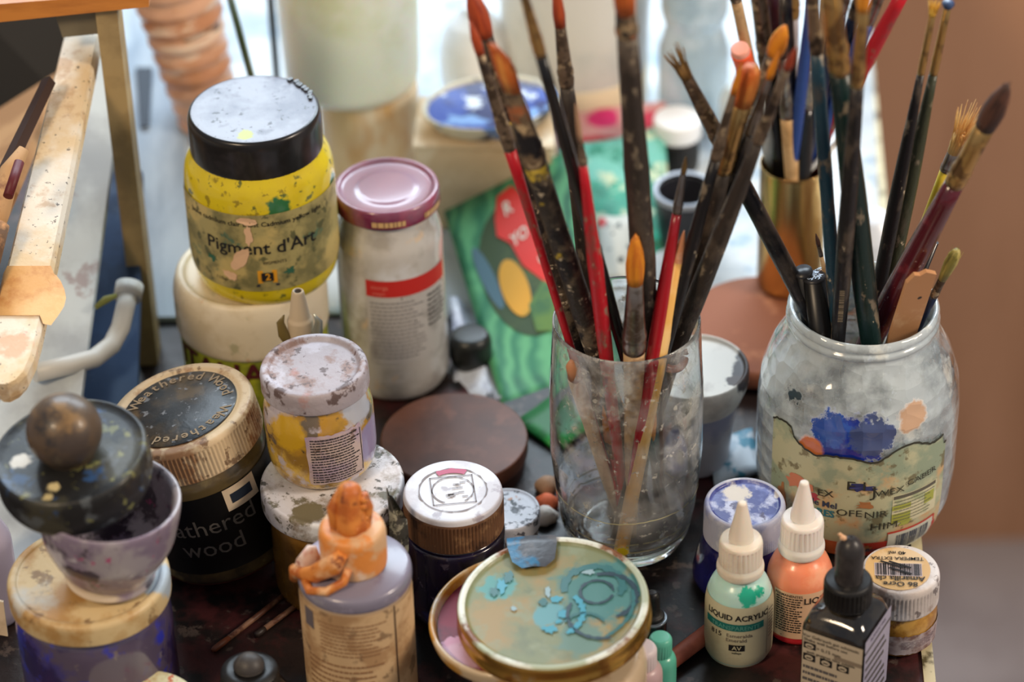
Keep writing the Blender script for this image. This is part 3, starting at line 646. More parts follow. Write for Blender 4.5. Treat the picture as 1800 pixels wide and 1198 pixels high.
MB().lathe(soft([(0, .001)] + bo + bi, .003), 80).build('bowl', mat('mortar_white', c(168, 160, 166), .4, stains=[(c(136, 122, 142), 30, .46, .6), (c(54, 44, 58), 40, .56, .62, .9), (c(206, 200, 206), 40, .56, .66), (c(180, 70, 120), 160, .70, .74)],
    spots=[((-.012, -rb*.62, .003), .02, c(216, 200, 178), .3, 60, (1, 1, 4))], coat=.6, bump=.0003, bscale=90), th)
q = on(137, 845, h + hb + .004)
th = thing('glass_muller', 'black paint-crusted muller with round wooden knob, lying in the white mortar', 'muller', (q[0], q[1], h + hb + .0015), (rad(5), rad(-4), 0))
rm = rr(q, 137); tm = .024
blk = mat('muller_black', c(26, 26, 26), .5, stains=[(c(60, 58, 46), 40, .52, .64), (c(90, 96, 100), 60, .62, .7, .7), (c(120, 120, 70), 130, .68, .73), (c(40, 70, 110), 50, .68, .75)],
    spots=[((-rm*.62, -rm*.10, tm), .0055, c(220, 216, 206), .6), ((-rm*.15, -rm*.62, tm), .0035, c(206, 190, 140), .6), ((-.008, -rm*.8, tm), .003, c(196, 180, 130), .6)], coat=.15, bump=.0008, bscale=70)
MB().lathe(soft([(0, -.004), (rm*.7, -.004), (rm*.94, 0), (rm*1.0, .006), (rm*1.0, tm - .003), (rm*.96, tm), (rm*.88, tm - .0015), (0, tm - .0015)], .003), 72, wob=.004).build('disc', blk, th)
kr = rr(q, 66)
prof = [(kr*.70, tm - .003), (kr*.70, tm + .001)] + [(kr*math.cos(t), tm + kr*.70 + kr*math.sin(t)) for t in [rad(x) for x in range(-38, 90, 8)]] + [(0, tm + kr*1.70)]
MB().lathe(prof, 48).build('knob', mat('knob_wood', c(88, 72, 56), .42, stains=[(c(70, 60, 54), 40, .45, .6), (c(134, 106, 70), 50, .56, .68), (c(50, 46, 46), 60, .6, .7)], coat=.15), th)

# sticks on the dark table
stk = mat('stick_brown', c(150, 110, 84), .5, stains=[(c(100, 60, 44), 90, .5, .64)])
for (a, b, w0, lbl, tip) in (((372, 1139), (505, 1036), 6, 'longer of two thin brown sticks lying on the dark table', 1), ((448, 1112), (524, 1056), 6, 'shorter thin brown stick lying nearer the glue bottle', 0)):
    A_, B_ = on(*a, .004), on(*b, .004); rs = rr(A_, w0)
    A_.z = B_.z = rs + .0003; M_ = A_ + (B_ - A_)*.22
    th = thing('thin_stick', lbl, 'stick', A_, group='thin sticks on the dark table')
    MB().tube([M_ - A_, B_ - A_], [rs*.9, rs*.8], 10).build('shaft', stk, th)
    MB().tube([Vector((0, 0, 0)), (M_ - A_)*.15, (M_ - A_)*.6, (M_ - A_)*1.02], [rs*.5, rs*1.0, rs*1.05, rs*.8], 10).build('tip', mat('stick_tip', c(104, 56, 36), .5) if tip else mat('stick_tip_dark', c(44, 34, 30), .5), th)

# small black dropper at the bottom edge
P = on(450, 1290, 0); h = hgt(P, 1152); r = rr(P + Vector((0, 0, h)), 1)
th = thing('dropper_bottle', 'dark dropper bottle whose rubber bulb rises at the bottom edge', 'bottle', P)
MB().lathe(soft([(0, 0), (r*70, 0), (r*72, .004), (r*70, h - .026), (r*52, h - .018), (0, h - .018)], .003)).build('body', mat('dark_glass', c(30, 26, 26), .15, coat=.5), th)
MB().lathe(soft([(0, h - .018), (r*52, h - .018), (r*52, h - .010), (r*40, h - .008), (0, h - .008)], .001), ribs=(40, .0005, h - .017, h - .010, r*50)).build('collar', black_pl, th)
MB().lathe([(r*26, h - .009), (r*29, h - .006)] + [(r*28*math.cos(rad(t)), h - .0075 + .0075*math.sin(rad(t))) for t in range(0, 90, 12)] + [(0, h)], 36).build('bulb', mat('bulb_rubber', c(58, 54, 52), .5, stains=[(c(84, 78, 72), 60, .5, .66)]), th)

# cream lid low left
P = on(262, 1345, 0); h = hgt(P, 1245); r = rr(P + Vector((0, 0, h)), 103)
th = thing('cream_lid_pot', 'pot with pale cream lid cut by the bottom edge before the ultramarine jar', 'pot', P)
MB().lathe(soft([(0, 0), (r*.92, 0), (r*.94, h - .012), (0, h - .012)], .002)).build('body', mat('pot_beige', c(170, 160, 130), .4), th)
MB().lathe(soft([(r*.9, h - .013), (r, h - .013), (r, h - .001), (r*.95, h), (0, h - .0)], .0015), 64).build('lid', mat('pale_cream_lid', c(206, 204, 170), .4, stains=[(c(180, 160, 110), 40, .55, .68), (c(190, 100, 60), 90, .68, .73)]), th)

# big gold lid jar in front
P = on(985, 1262, 0); hj = .048
r = rr(on(970, 1060, .07), 173)
th = thing('gold_lid_jar', 'jar with big tilted gold lid, its cream top streaked teal, in the front centre', 'jar', P)
MB().lathe(soft([(0, 0), (r*.86, 0), (r*.9, .005), (r*.9, hj - .008), (r*.84, hj), (0, hj)], .003)).build('body', mat('beige_jar', c(196, 172, 140), .35, stains=[(c(160, 130, 96), 40, .5, .64)], coat=.5), th)
q = on(972, 1058, .072)
lt = rad(3), rad(-3)
piv = thing('x', 'x', 'x'); 
lp = soft([(r*.90, -.012), (r*.99, -.012), (r*1.0, -.010), (r*.975, -.006), (r*.985, -.001), (r*.96, .0012), (r*.90, .0008), (r*.875, -.001), (0, -.0008)], .0014)
mis = [1 if (lp[i][0] <= r*.90 and lp[i+1][0] < r*.9 and lp[i][1] > -.004) else (2 if lp[i][1] > .0 else 0) for i in range(len(lp)-1)]
gl = MB().lathe(lp, 88, mis=mis)
dd = disc(-.0004); tl = 3
def arc(mb, mp_, cu, cv, R0, a0, a1, w_, mi, n=16, sq=1):
    for k in range(n):
        b0, b1 = a0 + (a1-a0)*k/n, a0 + (a1-a0)*(k+1)/n; w1 = w_*(.6 + .5*math.sin(k*1.3)**2)
        mb.mark(mp_, [(cu + (R0-w1)*math.cos(b0), cv + sq*(R0-w1)*math.sin(b0)), (cu + (R0+w1)*math.cos(b0), cv + sq*(R0+w1)*math.sin(b0)),
                      (cu + (R0+w1)*math.cos(b1), cv + sq*(R0+w1)*math.sin(b1)), (cu + (R0-w1)*math.cos(b1), cv + sq*(R0-w1)*math.sin(b1))], mi)
u_ = r
arc(gl, dd, u_*.42, u_*.20, u_*.30, rad(-30), rad(190), u_*.045, 3); arc(gl, layer(dd, 1), u_*.45, u_*.12, u_*.17, rad(0), rad(340), u_*.018, 4)
arc(gl, layer(dd, 1), u_*.52, u_*.05, u_*.33, rad(-70), rad(100), u_*.03, 4); arc(gl, layer(dd, 2), u_*.50, -u_*.20, u_*.36, rad(150), rad(280), u_*.022, 4)
arc(gl, layer(dd, 2), u_*.2, -u_*.0, u_*.62, rad(-60), rad(10), u_*.02, 3); arc(gl, layer(dd, 2), u_*.30, -u_*.40, u_*.22, rad(20), rad(150), u_*.02, 3); arc(gl, layer(dd, 2), -u_*.05, -u_*.15, u_*.35, rad(-60), rad(40), u_*.035, 5)
for (u, v, s1, s2, mi) in ((.04, .05, .06, .045, 5), (-.10, .02, .05, .05, 3), (.10, -.18, .05, .07, 5), (-.04, -.38, .075, .06, 5), (-.52, .30, .05, .10, 5), (-.60, .22, .04, .06, 3), (-.05, .17, .03, .08, 6), (.38, .42, .06, .04, 6), (-.40, -.05, .03, .04, 6), (.05, -.28, .04, .03, 5), (-.44, .42, .05, .08, 3)):
    blob(gl, disc(-.0003), u*u_, v*u_, s1*u_, s2*u_, mi, j=.35, k=1)
gl_o = gl.build('lid', [mat('gold_metal', c(214, 168, 84), .24, .9, stains=[(c(170, 120, 60), 60, .55, .68), (c(220, 210, 180), 40, .6, .7)]),
    mat('lid_cream_green', c(120, 128, 92), .5, spots=[((r*.46, r*.12, 0), .024, c(70, 124, 122), .9, 70), ((-r*.05, -r*.15, 0), .009, c(90, 150, 160), .9, 120), ((r*.25, -r*.55, 0), .012, c(96, 128, 116), .9, 90), ((-r*.55, r*.3, 0), .010, c(84, 150, 150), .8, 120)], stains=[(c(150, 128, 78), 24, .45, .62), (c(130, 140, 110), 40, .55, .68), (c(100, 110, 84), 60, .60, .74, .6)], coat=.1),
    mat('rim_pale', c(170, 180, 156), .35, stains=[(c(120, 74, 36), 26, .48, .56), (c(220, 226, 216), 40, .5, .66)]),
    mat('teal_dark', c(48, 106, 110), .4), mat('petrol_line', c(40, 64, 78), .4), mat('teal_bright', c(58, 150, 176), .4), mat('pale_blue_stain', c(140, 170, 180), .4)], th)
bpy.data.objects.remove(piv)
gl_o.location = Vector((q[0], q[1], .072)) - P; gl_o.rotation_euler = (rad(2), rad(-3), 0)
tb_ = MB(); a_ = rad(172)
for k, (rr_, w_) in enumerate(((.96, .14), (.86, .15), (.80, .15), (.70, .13), (.62, .09))): pass
tp_pts = [(-.24, 1.02, -.004), (-.25, .95, .0016), (-.25, .84, .0014), (-.20, .60, .0010), (-.10, .50, .0008)]
tp_pt2 = [(.24, 1.02, -.004), (.26, .95, .0018), (.27, .84, .0016), (.24, .60, .0012), (.14, .50, .0008)]
vs = []
for a, b in zip(tp_pts, tp_pt2): vs += [Vector((a[0]*r - r*.20, a[1]*r, a[2] + .0009)), Vector(((a[0]+b[0])/2*r - r*.20, (a[1]+b[1])/2*r, (a[2]+b[2])/2 + .0018)), Vector((b[0]*r - r*.20, b[1]*r, b[2] + .0009))]
tb_.add(vs, [[i*3+k, i*3+k+1, i*3+k+4, i*3+k+3] for i in range(4) for k in range(2)], 0, True)
to = tb_.build('tape_tab', mat('tape_dark', c(66, 70, 78), .35, stains=[(c(30, 106, 150), 70, .5, .62), (c(100, 100, 104), 40, .55, .68)], bump=.0006, bscale=90), gl_o)

# upturned lid with magenta paint between jar body and gold lid
q2 = on(905, 1082, .058); r2_ = rr(q2, 150)
th = thing('upturned_lid', 'upturned white-rimmed lid holding magenta paint, wedged under the big gold lid', 'lid', (q2[0], q2[1], .0485), (rad(4), rad(-5), 0))
MB().lathe(soft([(0, 0), (r2_*.9, 0), (r2_*.98, .004), (r2_*1.0, .0105), (r2_*.98, .0120), (r2_*.93, .0118), (r2_*.91, .006), (r2_*.86, .0025), (0, .002)], .0014), 80).build('rim',
    mat('rim_gold_white', c(206, 184, 150), .32, stains=[(c(226, 214, 210), 26, .46, .6), (c(190, 140, 60), 30, .5, .62)], coat=.4), th)
MB().lathe([(r2_*.905, .0068), (r2_*.7, .0052), (r2_*.3, .0045), (0, .0045)], 64, wob=.002).build('paint', mat('magenta_paint', c(130, 14, 50), .45, stains=[(c(90, 10, 40), 30, .45, .6), (c(206, 150, 180), 30, .70, .74)],
    spots=[((-r2_*.62, -r2_*.5, .006), .012, c(216, 176, 200), .4)]), th)
# ------------------------------------------------------------------ right side bottles
def acrylic(name, label, px, pytip, wpx, bodycol, lab, text, spots_=()):
    P = on(px[0], px[1], 0); h = hgt(P, pytip); r = rr(P + Vector((0, 0, h*.5)), wpx/2)
    th = thing(name, label, 'bottle', P, (0, 0, 0), 'liquid acrylic dropper bottles')
    s = r/.0172; hb = h - .047*s
    bp = [(r*.90, 0), (r*.985, .002), (r, .005), (r, hb - .016*s), (r*.97, hb - .010*s), (r*.82, hb - .003*s), (r*.60, hb + .001*s)]
    b_ = bodycol + '_body'
    MB().lathe(soft([(0, 0)] + bp + [(r*.52, hb + .004*s), (0, hb + .004*s)], .002), 64).build('body', lab['body'], th)
    lb = MB(); mp = cyl(pr(bp), 0, rad(lab['rot'])); text(lb, mp, r, hb, s)
    lb.build('label', lab['mats'], th)
    z = hb + .0005*s
    MB().lathe(soft([(r*.3, z), (r*.58, z), (r*.60, z + .0022*s), (r*.3, z + .003*s)], .0006)).build('seal_ring', lab['ring'], th)
    cp = MB().lathe(soft([(r*.3, z + .002*s), (r*.66, z + .002*s), (r*.70, z + .0035*s), (r*.70, z + .0065*s), (r*.66, z + .0082*s), (r*.64, z + .009*s)], .0008), 64)
    cp.lathe(soft([(r*.64, z + .008*s), (r*.64, z + .0205*s), (r*.60, z + .023*s), (r*.36, z + .0235*s)], .001), ribs=(30, .0006, z + .0095*s, z + .0202*s, r*.6))
    cp.lathe(soft([(r*.37, z + .0225*s), (r*.37, z + .0255*s), (r*.15, h - .0025), (r*.13, h), (0, h)], .0012), 40)
    cp.build('cap', lab['cap'], th)
    return th
capm = mat('ivory_cap', c(232, 222, 206), .32, stains=[(c(210, 188, 160), 30, .5, .7)], sss=.2)
capm2 = mat('ivory_cap_light', c(240, 232, 224), .32, sss=.2)
tealring = mat('teal_ring', c(0, 110, 100), .35)
def teal_text(lb, mp, r, hb, s):
    t = hb - .0085*s
    lb.rect(mp, -r*1.5, r*1.5, .0, t, 0, 40)
    m2 = layer(mp, 2)
    lb.text(m2, 'LIQUID ACRYLIC', -r*.10, t - .0062*s, .0046*s, 1, bold=.028, sx=.98)
    lb.rect(m2, -r*1.15, r*.72, t - .0145*s, t - .0100*s, 2, 12); lb.text(layer(mp, 4), 'TRANSPARENTE', -r*.16, t - .0124*s, .0037*s, 3, bold=.01, sx=.95)
    lb.text(m2, '815', -r*.74, t - .0182*s, .0044*s, 1, bold=.012)
    lb.text(m2, 'Esmeralda', -r*.03, t - .0178*s, .0032*s, 4, bold=.008); lb.text(m2, 'Emerald', -r*.12, t - .0208*s, .0032*s, 4, bold=.008)
    lb.rect(m2, -r*.33, r*.13, t - .0278*s, t - .0238*s, 1, 4)
    m3 = layer(mp, 4); lb.text(m3, 'AV', -r*.10, t - .0258*s, .0036*s, 0, bold=.02)
    lb.text(m2, 'vallejo', -r*.10, t - .0292*s, .0019*s, 1, bold=.01)
    lb.rect(m2, r*.88, r*.895, .006*s, t - .003*s, 4)
    for k in range(9): lb.rect(m2, r*.95, r*1.2, t - .006*s - k*.0022*s, t - .0066*s - k*.0022*s, 4)
hb_guess = .05
TB = on(1297, 1136, 0)
acrylic('acrylic_bottle', 'teal-tinted liquid acrylic dropper bottle with ivory cone cap, reading 815 Emerald', (1297, 1136), 882, 120, 'teal',
        dict(body=mat('teal_body', c(184, 222, 214), .25, stains=[(c(184, 226, 216), 30, .5, .66)], spots=[((.003, -.0155, .0475), .0060, c(40, 180, 150), .8), ((.010, -.012, .0485), .004, c(30, 170, 140), .8)], sss=.3, coat=.3),
             mats=[mat('teal_label', c(196, 190, 160), .4, stains=[(c(180, 170, 140), 30, .5, .7)]), ink, mat('teal_band', c(30, 110, 104), .4), mat('pale_teal_text', c(90, 156, 146), .4), mat('soft_grey_ink', c(110, 100, 90), .5)],
             rot=-2, ring=tealring, cap=capm), teal_text)
def red_text(lb, mp, r, hb, s):
    t = hb - .013*s
    lb.rect(mp, -r*.78, r*1.5, .006, t, 0, 34); m2 = layer(mp, 2)
    lb.lines(m2, -r*.68, r*.12, .010, t - .003*s, 15, 1, .5, .0009); lb.text(m2, 'PERMANENTES', -r*.3, t - .002*s, .0022*s, 1, bold=.01)
    lb.text(m2, 'LIQUID', r*.68, t - .005*s, .0055*s, 1, bold=.015); lb.rect(m2, -r*.5, r*.2, .0072, .0075, 1)
acrylic('acrylic_bottle', 'orange-pink liquid acrylic dropper bottle with ivory cone cap, behind the black-capped ink bottle', (1402, 1098), 846, 118, 'coral',
        dict(body=mat('coral_body', c(244, 148, 110), .25, stains=[(c(250, 176, 140), 30, .5, .66)], spots=[((0, -.012, .0), .016, c(206, 40, 50), .15, 60, (.8, .8, 2.2))], sss=.3, coat=.3),
             mats=[mat('coral_label', c(222, 184, 150), .45), ink], rot=-8, ring=tealring, cap=capm2), red_text)

# square ink bottle with black dropper
th_rot = rad(27)
P = on(1480, 1212, 0); hN = hgt(P, 1052); hT = hgt(P, 944)
wpx = rr(P + Vector((0, 0, hN)), 1)
a_ = wpx*61
th = thing('ink_bottle', 'square dark ink bottle with black ribbed cap and rubber dropper', 'bottle', P, (0, 0, rad(-30)))
def sqprof(levels, seg=32, p=5):
    vs, fs = [], []
    for (r_, z, sq) in levels:
        for k in range(seg):
            a = 2*math.pi*(k + .5)/seg; cx, sx_ = math.cos(a), math.sin(a)
            q_ = (abs(cx)**sq + abs(sx_)**sq)**(-1/sq); vs.append(Vector((r_*q_*cx, r_*q_*sx_, z)))
    n = len(levels)
    for i in range(n-1):
        for k in range(seg): k2 = (k+1) % seg; fs.append([i*seg+k, i*seg+k2, (i+1)*seg+k2, (i+1)*seg+k])
    fs.append(list(range(seg))[::-1]); fs.append([(n-1)*seg + k for k in range(seg)])
    return vs, fs
hS = hN - .004
ib = MB().add(*sqprof([(a_*.94, 0, 12), (a_*1.0, .002, 14), (a_*1.0, hS - .010, 14), (a_*.985, hS - .007, 12), (a_*.86, hS - .001, 8), (a_*.62, hS + .0012, 4), (a_*.44, hS + .003, 2), (a_*.42, hS + .006, 2)], 48), 0, True)
o_ = ib.build('body', mat('ink_glass', c(40, 36, 30), .08, stains=[(c(70, 62, 48), 30, .5, .66), (c(20, 18, 18), 50, .45, .6)], spots=[((a_*.1, -a_*.80, hS - .004), .0018, c(20, 120, 140), .4)], coat=1, bump=.0002, bscale=60), th)
lb = MB()
def face(side):
    ang = side; ca, sa = math.cos(ang), math.sin(ang)
    return lambda u, v: Vector((u*ca + (a_*1.004 + .0002)*sa, u*sa - (a_*1.004 + .0002)*ca, v))
fr, sd = face(0), face(math.pi/2)
vt = hS - .0090
lb.rect(fr, -a_*.90, a_*.97, .002, vt, 0, 6); lb.rect(sd, -a_*.95, a_*.9, .002, vt + .004, 4, 6)
fl2 = layer(fr, 2)
lb.text(fl2, 'Vor Gebrauch gut schütteln', -a_*.02, vt - .0028, .0027, 1, bold=.008); lb.text(fl2, 'Shake well before use', -a_*.18, vt - .0054, .0027, 1, bold=.008)
def icon(u, v, w_, h_):
    lb.rect(fl2, u, u + w_, v, v + h_, 1); ring(lb, 0, 0, 0, 1, n=1)
    m3 = layer(fr, 4); pts = [(u + w_/2 + w_*.36*math.cos(t*.5), v + h_/2 + h_*.36*math.sin(t*.5)) for t in range(12)]; lb.mark(m3, pts, 0)
    lb.rect(layer(fr, 6), u + w_*.3, u + w_*.7, v + h_*.42, v + h_*.58, 1)
icon(-a_*.86, vt - .0112, .0066, .0042); lb.text(fl2, '> 0,15 mm', -a_*.08, vt - .0095, .0030, 1, bold=.006)
lb.text(fl2, 'auch geeignet /also suitable', -a_*.0, vt - .0134, .0024, 1, bold=.01)
for k in range(3): icon(-a_*.86 + k*.0092, vt - .0192, .0066, .0046)
lb.lines(fl2, -a_*.85, a_*.55, .003, vt - .0215, 6, 2, .45, .001)
s2_ = layer(sd, 2); lb.text(s2_, 'ACRYLIC INK', -a_*.05, vt + .0005, .0032, 3, bold=.01); lb.rect(s2_, -a_*.95, a_*.9, vt - .0050, vt - .0035, 2, 4); lb.lines(s2_, -a_*.85, a_*.7, .004, vt - .008, 7, 2, .4)
lb.rect(layer(fr, 1), a_*.1, a_*.97, vt - .0128, vt - .0102, 5, 4)
lb.build('label', [mat('ink_label', c(196, 182, 158), .4), ink, mat('ink_grey', c(96, 92, 92), .5), mat('label_violet_ink', c(70, 66, 90), .5), mat('label_lilac', c(160, 156, 176), .4), mat('label_taupe', c(140, 126, 108), .4)], th)
rc = wpx*43; zc = hS + .003
cp = MB().lathe(soft([(0, zc), (rc*.96, zc), (rc, zc + .001), (rc, zc + .0125), (rc*.93, zc + .0145), (rc*.5, zc + .015), (0, zc + .015)], .0008), ribs=(34, .0006, zc + .001, zc + .0122, rc*.97))
cp.build('cap', black_pl, th)
rb_ = wpx*25
bu = MB().lathe([(rb_*1.02, zc + .0145), (rb_*1.0, zc + .018), (rb_*1.0, hT - .010)] + [(rb_*math.cos(rad(t)), hT - .010 + .010*math.sin(rad(t))) for t in range(10, 90, 10)] + [(rb_*.12, hT), (rb_*.10, hT - .0008), (0, hT - .0008)], 36)
bu.build('dropper_bulb', mat('dropper_rubber', c(46, 43, 43), .36, stains=[(c(64, 60, 60), 60, .5, .66)]), th)
pb = MB()
for k in range(7): pb.lathe([(0, -.001), (.0013, 0), (0, .0013)], 8, xf=(lambda o: (lambda v: v + o))(Vector((-rb_*.6 + random.uniform(-.002, .0015), -.001 + random.uniform(-.0012, .0012), hT - .0015 + random.uniform(0, .0018)))))
pb.build('dried_paint', mat('peach_crumb', c(226, 180, 140), .6), th)

# ochre jar with barcode lid
P, h, r = place(1566, 1108, 0, 1000, 148)
P, h, r = place(1572, 1112, 0, 1002, 140)
P = on(1575, 1115, 0); h = hgt(P, 1000); r = rr(P + Vector((0, 0, h)), 68)
th = thing('ochre_tempera_jar', 'yellow ochre paint jar with barcode sticker on white ribbed lid, behind the ink bottle', 'jar', P, (0, rad(0), 0))
bp = [(r*.88, 0), (r*1.0, .004), (r*1.02, h - .024), (r*.94, h - .018)]
MB().lathe(soft([(0, 0)] + bp + [(r*.9, h - .012), (0, h - .012)], .003)).build('body', mat('ochre_body', c(160, 112, 44), .25, stains=[(c(196, 150, 70), 40, .5, .62), (c(110, 70, 34), 60, .58, .68)], coat=.6), th)
lb = MB(); mp = cyl(pr(bp), 0, rad(10)); lb.rect(mp, -r*1.4, r*1.5, .004, h - .0285, 0, 40, rag=.0004); lb.lines(layer(mp, 2), -r*.2, r*.95, .008, h - .032, 7, 1, .35, .0016); lb.rect(layer(mp, 2), r*.93, r*.95, .006, h - .030, 1)
lb.build('label', [mat('mauve_label', c(168, 150, 150), .5, stains=[(c(120, 90, 84), 60, .5, .62), (c(196, 186, 186), 40, .55, .68)]), mat('mauve_ink', c(110, 92, 104), .5)], th)
lp = soft([(r*.95, h - .018), (r*1.03, h - .018), (r*1.02, h - .003), (r*.98, h), (r*.9, h + .0003), (0, h)], .0014)
ld = MB().lathe(lp, ribs=(60, .0006, h - .0165, h - .004, r*.99))
da = disc(h + .0006, rad(-5), -r*.08, 0)
lb = MB(); n_ = 48
lb.mark(da, [(r*.84*math.cos(t*2*math.pi/n_), r*.84*math.sin(t*2*math.pi/n_)) for t in range(n_)], 0)
db = disc(h + .0008, rad(175), -r*.08, 0)      # the print is upside down towards the camera
lb.rect(db, -r*.62, r*.60, -r*.20, r*.30, 3); lb.bars(disc(h + .0010, rad(175), -r*.08, 0), -r*.60, r*.58, -r*.18, r*.28, 1)
dc = disc(h + .0011, rad(175), -r*.08, 0)
lb.text(dc, 'Amarilla cla', -.001, r*.40, .0054, 1, bold=.012); lb.text(dc, '86 Ocre', -.001, r*.62, .0052, 1, bold=.012)
lb.text(dc, 'TEMPERA EXTRA', 0, -r*.38, .0036, 1, bold=.01); lb.text(dc, '40 ml', 0, -r*.60, .0040, 1, bold=.01)
dk = disc(h + .0014, rad(-28), -r*.08, 0)
for (u, v) in ((-.50, .02), (-.30, .10), (-.2, -.12)): lb.rect(dk, u*r, (u + .62)*r, v*r, v*r + .0012, 1)
lb_o = lb.build('sticker', [mat('sticker_orange', c(214, 176, 118), .5, stains=[(c(226, 200, 160), 40, .5, .66)]), ink, mat('sticker_black', c(20, 20, 20), .5), mat('sticker_white', c(206, 190, 190), .5)], th)
ld.build('lid', mat('chalky_lid', c(196, 186, 180), .5, stains=[(c(220, 216, 216), 40, .45, .6), (c(150, 130, 120), 60, .6, .68, .8), (c(96, 84, 84), 150, .68, .74, .8)], bump=.0006, bscale=140), th)

# blue jar with blue-white lid
P, h, r = place(1305, 1020, 0, 882, 145)
th = thing('blue_paint_jar', 'deep blue paint jar with blue-smeared white lid behind the acrylic bottles', 'jar', P)
MB().lathe(soft([(0, 0), (r*1.1, 0), (r*1.25, .006), (r*1.25, h - .045), (r*1.05, h - .026), (r*.9, h - .022), (r*.9, h - .01), (0, h - .01)], .006)).build('body',
    mat('deep_blue_glass', c(26, 28, 96), .15, stains=[(c(18, 18, 60), 20, .45, .65)], coat=1), th)
lp = soft([(r*.93, h - .021), (r, h - .021), (r*.99, h - .002), (r*.96, h), (r*.87, h + .0003), (r*.83, h - .0016), (0, h - .0016)], .0012)
mis = [1 if (lp[i][0] < r*.885 and lp[i][1] > h - .003) else 0 for i in range(len(lp)-1)]
MB().lathe(lp, ribs=(100, .0003, h - .020, h - .004, r*.96), mis=mis).build('lid', [
    mat('bluewhite_side', c(166, 170, 190), .5, stains=[(c(110, 124, 176), 30, .45, .6), (c(206, 208, 214), 24, .5, .62)]),
    mat('bluewhite_top', c(94, 106, 170), .35, stains=[(c(50, 58, 130), 46, .45, .56), (c(176, 184, 214), 60, .52, .64), (c(60, 50, 90), 90, .62, .7)], spots=[((-.003, r*.42, h), .0075, c(196, 190, 180), .7), ((.018, r*.3, h), .003, c(196, 190, 186), .5)], bump=.0004, bscale=120)], th)

# white tub behind the tumbler
P = on(1218, 806, 0); h = hgt(P, 642); r = rr(P + Vector((0, 0, h)), 97)
th = thing('white_tub', 'round white tub with black-smeared lid, partly behind the tumbler', 'tub', P)
MB().lathe(soft([(0, 0), (r*.62, 0), (r*.66, .004), (r*.80, h*.72), (r*.80, h - .014), (0, h - .014)], .004)).build('body', mat('tub_white', c(206, 202, 206), .35, stains=[(c(170, 170, 190), 20, .5, .66)]), th)
MB().lathe(soft([(r*.78, h - .020), (r*.84, h - .022), (r*.98, h - .010), (r, h - .003), (r*.98, h), (r*.93, h + .0003), (r*.90, h - .002), (0, h - .0025)], .002), 72).build('lid',
    mat('tub_smeared', c(236, 228, 214), .4, stains=[(c(206, 196, 182), 30, .5, .66), (c(120, 100, 90), 70, .74, .80)],
        spots=[((r*.86, -r*.20, h), .010, c(56, 48, 48), .6, 110, (1.6, .55, 1)), ((r*.70, -r*.42, h), .006, c(70, 54, 48), .7), ((r*.88, r*.30, h), .004, c(80, 74, 70), .7)]), th)

o_ = MB().slab([on(1246, 770, .004), on(1322, 752, .004), on(1338, 822, .004), on(1256, 850, .004)], .003, n=6, bow=.002).build('paper_scrap', mat('scrap_white', c(210, 222, 230), .4, stains=[(c(80, 150, 176), 60, .58, .66), (c(170, 190, 204), 30, .5, .62)]))
tag(o_, 'crumpled white and blue paper scrap between the tumbler and blue paint jar', 'paper')
# wooden plate under the gold tin
pts_ = [(1236, 690), (1262, 560), (1330, 470), (1480, 470), (1480, 720)]
P = on(1345, 610, 0)
th = MB(); rp2 = rr(P, 150)
th.lathe(soft([(0, 0), (rp2*.95, 0), (rp2, .003), (rp2, .010), (rp2*.96, .013), (0, .013)], .002), 64)
o_ = th.build('round_board', mat('copper_wood', c(132, 78, 50), .7, stains=[(c(108, 56, 36), 14, .45, .65), (c(160, 104, 72), 30, .58, .7)]), None, (P[0], P[1], .0045))
tag(o_, 'round reddish brown board lying behind the honey jar, under the gold tin', 'board')

# ------------------------------------------------------------------ bottom centre-right small bits
def smallb(name, label, px, pytip, wpx, mb_, mc_, capribs=True):
    P = on(*px, 0); h = hgt(P, pytip); r = rr(P + Vector((0, 0, h)), wpx/2)
    th = thing(name, label, 'bottle', P)
    MB().lathe(soft([(0, 0), (r*.9, 0), (r, .003), (r, h*.62), (r*.7, h*.72), (0, h*.72)], .003)).build('body', mb_, th)
    MB().lathe(soft([(0, h*.70), (r*.72, h*.70), (r*.72, h - .002), (r*.6, h), (0, h)], .001), ribs=(26, .0005, h*.71, h - .003, r*.7)).build('cap', mc_, th)
    return th
smallb('small_bottle', 'tiny mint green bottle beside the gold lid jar', (1160, 1215), 1118, 58, mat('mint_bottle', c(90, 176, 150), .3, coat=.3), mat('mint_cap', c(96, 182, 156), .35))
smallb('small_bottle', 'tiny bottle with pinkish white ribbed cap against the gold lid jar', (1128, 1240), 1135, 74, mat('pink_bottle', c(190, 160, 160), .35), mat('pinkish_cap', c(216, 200, 200), .4))
P = on(1146, 1150, 0); h = hgt(P, 1040); r = rr(P + Vector((0, 0, h)), 1)
th = thing('pipette_bottle', 'small bottle with black pipette cap and glass rim behind the gold lid', 'bottle', P)
MB().lathe(soft([(0, 0), (r*24, 0), (r*26, .003), (r*26, h*.6), (0, h*.6)], .002)).build('body', mat('dark_vial', c(24, 24, 28), .15, coat=.6), th)
MB().lathe(soft([(0, h*.6), (r*22, h*.6), (r*22, h*.66), (r*15, h*.68), (r*12, h*.95), (r*8, h), (0, h)], .0015)).build('cap', black_pl, th)
MB().lathe(soft([(r*20, h*.58), (r*27, h*.58), (r*27, h*.61), (r*20, h*.61)], .0006)).build('glass_rim', mat('grey_rim', c(120, 130, 140), .15, .3), th)
A_, B_ = on(1170, 1168, .006), on(1262, 1098, .006)
cy = MB().tube([A_, A_ + (B_-A_)*.06, B_], [rr(A_, 13), rr(A_, 16), rr(A_, 16)], 16)
tag(cy.build('clay_crayon', mat('terracotta_stick', c(176, 96, 72), .6, stains=[(c(150, 76, 56), 60, .5, .66)])), 'terracotta crayon stick lying left of the teal acrylic bottle', 'crayon')
P = on(940, 852, 0)
